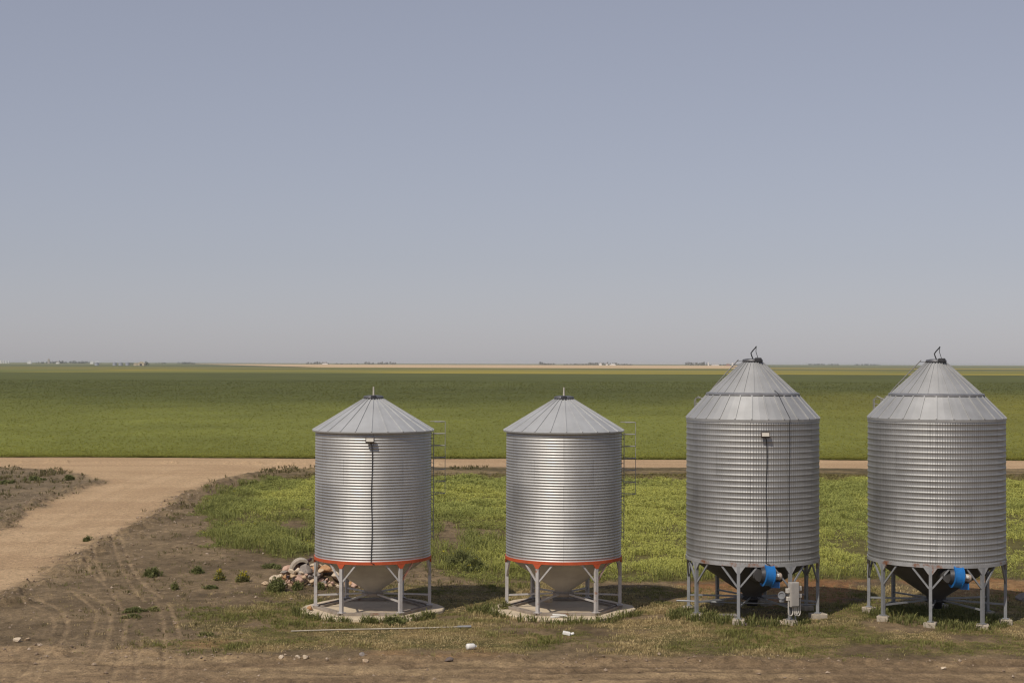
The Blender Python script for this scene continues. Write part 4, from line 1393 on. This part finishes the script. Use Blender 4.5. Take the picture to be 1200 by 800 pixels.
grove(950, 985, 8500, 6, 9, 'faint far wood between the two tall bins', 13)
grove(1005, 1032, 8500, 6, 9, 'faint far wood beside the rightmost roof', 14)
grove(40, 55, 5600, 4, 8, 'low far trees at the left part of the skyline', 15)
grove(56, 84, 5600, 6, 12, 'dark far trees round the skyline tower', 16)
grove(86, 104, 5600, 5, 11, 'far trees right of the skyline tower', 17)
grove(146, 156, 5000, 3, 6, 'small far clump above the steel bins', 18)
grove(183, 190, 5600, 5, 7, 'lone small far clump right of the tan barn', 19)
grove(208, 226, 5600, 4, 8, 'far clump of trees right of the tan barn', 20)


def shed(px, w, h, dist, wall, roof, label, cat='shed', depth=12, doorway_shade=None, roofh=0.35):
    p = atd(px, dist)
    t = thing('farm_shed', label, cat, (p.x, dist, 0.1), 0.0)
    MB().box((0, 0, h * 0.5 - 0.15), (w, depth, h + 0.3)).build('wall', wall, t)
    m = MB(); rh = h * roofh; e = 0.4
    vs = [(-w / 2 - e, -depth / 2 - e, h), (w / 2 + e, -depth / 2 - e, h), (w / 2 + e, depth / 2 + e, h), (-w / 2 - e, depth / 2 + e, h), (0, -depth / 2 - e, h + rh * 2), (0, depth / 2 + e, h + rh * 2)]
    m.add(vs, [(0, 4, 5, 3), (1, 2, 5, 4), (0, 1, 4), (2, 3, 5), (0, 3, 2, 1)])
    m.build('roof', roof, t)
    if doorway_shade:
        MB().box((doorway_shade[0], -depth / 2 - 0.08, doorway_shade[2] / 2), (doorway_shade[1], 0.2, doorway_shade[2])).build('doorway_shade', M['fardark'], t)  # near-black slab, the shade inside the open doorway put into its colour
    return t


def silo(px, dist, r, h, mat, label, name='storage_bin', cat='storage bin', group=None):
    p = atd(px, dist)
    t = thing(name, label, cat, (p.x, dist, 0.1), 0, group)
    MB().lathe([(r, -0.2), (r, h)], 24).build('wall', mat, t)
    MB().lathe([(r + 0.2, h), (0.3, h + r * 0.5)], 24).build('roof', mat, t)
    return t


for px, lab in ((113.5, 'far steel bin standing apart, left of a row of three'), (134.5, 'far steel bin, left one of three in a row'),
                (141.5, 'far steel bin, middle one of three in a row'), (149.5, 'far steel bin beside the tan barn, right one of three in a row')):
    silo(px, 3500, 4.6, 6.0, M['farbin'], lab, group='far steel bins')
shed(166, 15, 5.2, 3500, M['fartan'], M['fartan'], 'far tan gabled barn with a dark doorway', 'barn', 14, (0, 5.0, 4.0))
shed(159, 7, 3.6, 3500, M['fartan'], M['fartan'], 'small far tan shed left of the gabled barn', 'shed', 8)
m = MB(); tree_crown(m, (0, 0, 1.0), 4.5, 8, random.Random(4)); tree_crown(m, (4, 1, 0.3), 3.5, 6, random.Random(5))
tr = thing('far_tree', 'dark far tree behind the right side of the tan barn', 'tree', (atd(171, 3512).x, 3512, 0))
m.build('crown', M['fargreen'], tr); MB().tube([(0, 0, -0.2), (0, 0, 4)], [0.5, 0.25], 8).build('trunk', M['plank'], tr)
shed(381, 20, 4.0, 5990, M['farwhite'], M['farroof'], 'far white shed among trees of the long farmyard')
shed(703.5, 10, 6, 5990, M['farwhite'], M['farwhite'], 'small far white shed, left of two before the dark trees')
shed(718, 22, 4.0, 5960, M['farwhite'], M['farwhite'], 'long low far white shed, right of two before the dark trees')
shed(711, 7, 5, 5970, M['farwhite'], M['farroof'], 'tiny far white shed between two white sheds')
shed(838, 28, 3.6, 6050, M['farwhite'], M['farroof'], 'long far white shed right of the white silo')
shed(853, 14, 6, 6050, M['farred'], M['farroof'], 'far reddish shed near the second white silo')
silo(830.3, 5990, 3.0, 12, M['farwhite'], 'white far silo at the right end of the dense grove', 'silo', 'silo')
silo(858.5, 6000, 3.4, 10, M['farwhite'], 'white far silo close to the third bin roof', 'silo', 'silo')
for px, w_, h_, lab in ((1.5, 8, 10, 'white far silo at the left edge of the skyline'), (4.5, 7, 10, 'second white far silo from the left edge'), (7.5, 7, 10, 'third white far silo from the left edge'), (10.5, 6, 9, 'fourth white far silo from the left edge')):
    silo(px, 6000, w_ / 2, h_, M['farwhite'], lab, 'silo', 'silo', 'far silos at the left edge')
shed(35, 14, 6, 5600, M['farwhite'], M['farwhite'], 'far white shed left of the low skyline trees')
shed(68, 12, 5, 5590, M['farwhite'], M['farroof'], 'far pale shed among the skyline trees by the tower')
shed(108, 12, 6, 5500, M['farwhite'], M['farwhite'], 'far white shed above the lone steel bin, left of two')
shed(114, 16, 6, 5500, M['farwhite'], M['farwhite'], 'far white shed above the lone steel bin, right of two')
t = thing('grain_elevator', 'far tall narrow tower rising over the skyline trees', 'tower', (atd(57.3, 5600).x, 5600, 0))
MB().box((0, 0, 7), (7, 7, 14)).build('tower_body', M['farroof'], t); MB().box((0, 0, 16.5), (2.5, 3, 5)).build('tower_head', M['farroof'], t)

# ------------------------------------------------------------------ haze
hz = MB(); hz.box((0, 0, 0), (27000, 27000, 12.6))
m = bpy.data.materials.new('smoky air'); m.use_nodes = True
nt = m.node_tree
for n in list(nt.nodes): nt.nodes.remove(n)
out = nt.nodes.new('ShaderNodeOutputMaterial'); pvn = nt.nodes.new('ShaderNodeVolumePrincipled')
pvn.inputs['Color'].default_value = (0.74, 0.77, 0.84, 1)
pvn.inputs['Density'].default_value = 6.0e-5
pvn.inputs['Anisotropy'].default_value = 0.0
nt.links.new(pvn.outputs[0], out.inputs['Volume'])
o = hz.build('haze', m); o.location = (0, 0, 12.6 / 2 - 1.6)
tag(o, kind='stuff')

# ------------------------------------------------------------------ light
SUN_EL = R(50); SUN_AZ = R(213)
w = bpy.data.worlds.new('World'); sc.world = w; w.use_nodes = True
nt = w.node_tree
bg = nt.nodes['Background']
sky = nt.nodes.new('ShaderNodeTexSky'); sky.sky_type = 'NISHITA'; sky.sun_disc = False
sky.sun_elevation = SUN_EL; sky.sun_rotation = SUN_AZ
sky.altitude = 500; sky.air_density = 1.0; sky.dust_density = 0.7; sky.ozone_density = 1.0
hs = nt.nodes.new('ShaderNodeHueSaturation'); hs.inputs['Saturation'].default_value = 0.62
sc_ = nt.nodes.new('ShaderNodeMix'); sc_.data_type = 'RGBA'; sc_.blend_type = 'MULTIPLY'; sc_.inputs[0].default_value = 1.0; sc_.clamp_result = False
sc_.inputs[7].default_value = (1 / 6.0, 1 / 6.0, 1 / 6.0, 1)
ga = nt.nodes.new('ShaderNodeGamma'); ga.inputs['Gamma'].default_value = 0.55          # thick smoke evens the sky out
tint = nt.nodes.new('ShaderNodeMix'); tint.data_type = 'RGBA'; tint.blend_type = 'MULTIPLY'; tint.inputs[0].default_value = 1.0; tint.clamp_result = False
tint.inputs[7].default_value = (6.15, 6.08, 6.85, 1)
nt.links.new(sky.outputs[0], hs.inputs['Color']); nt.links.new(hs.outputs[0], sc_.inputs[6]); nt.links.new(sc_.outputs[2], ga.inputs[0])
nt.links.new(ga.outputs[0], tint.inputs[6]); nt.links.new(tint.outputs[2], bg.inputs[0])
bg.inputs[1].default_value = 0.067
sd = bpy.data.lights.new('sun', 'SUN'); sd.energy = 3.4; sd.angle = R(0.55); sd.color = (1.0, 0.92, 0.80)
so = bpy.data.objects.new('sun', sd); COL.objects.link(so)
sdir = Vector((math.sin(SUN_AZ) * math.cos(SUN_EL), math.cos(SUN_AZ) * math.cos(SUN_EL), math.sin(SUN_EL)))
so.rotation_euler = (-sdir).to_track_quat('-Z', 'Y').to_euler(); so.location = (-20, -30, 60)

sc.view_settings.view_transform = 'Standard'; sc.view_settings.look = 'None'
sc.view_settings.exposure = 0.0; sc.view_settings.gamma = 1.0; sc.view_settings.use_curve_mapping = False
sc.render.engine = 'CYCLES'
sc.cycles.use_denoising = True; sc.cycles.denoiser = 'OPENIMAGEDENOISE'; sc.cycles.denoising_input_passes = 'RGB_ALBEDO_NORMAL'
sc.cycles.filter_width = 1.25
sc.cycles.max_bounces = 6; sc.cycles.volume_bounces = 1
sc.cycles.use_adaptive_sampling = True; sc.cycles.adaptive_threshold = 0.01
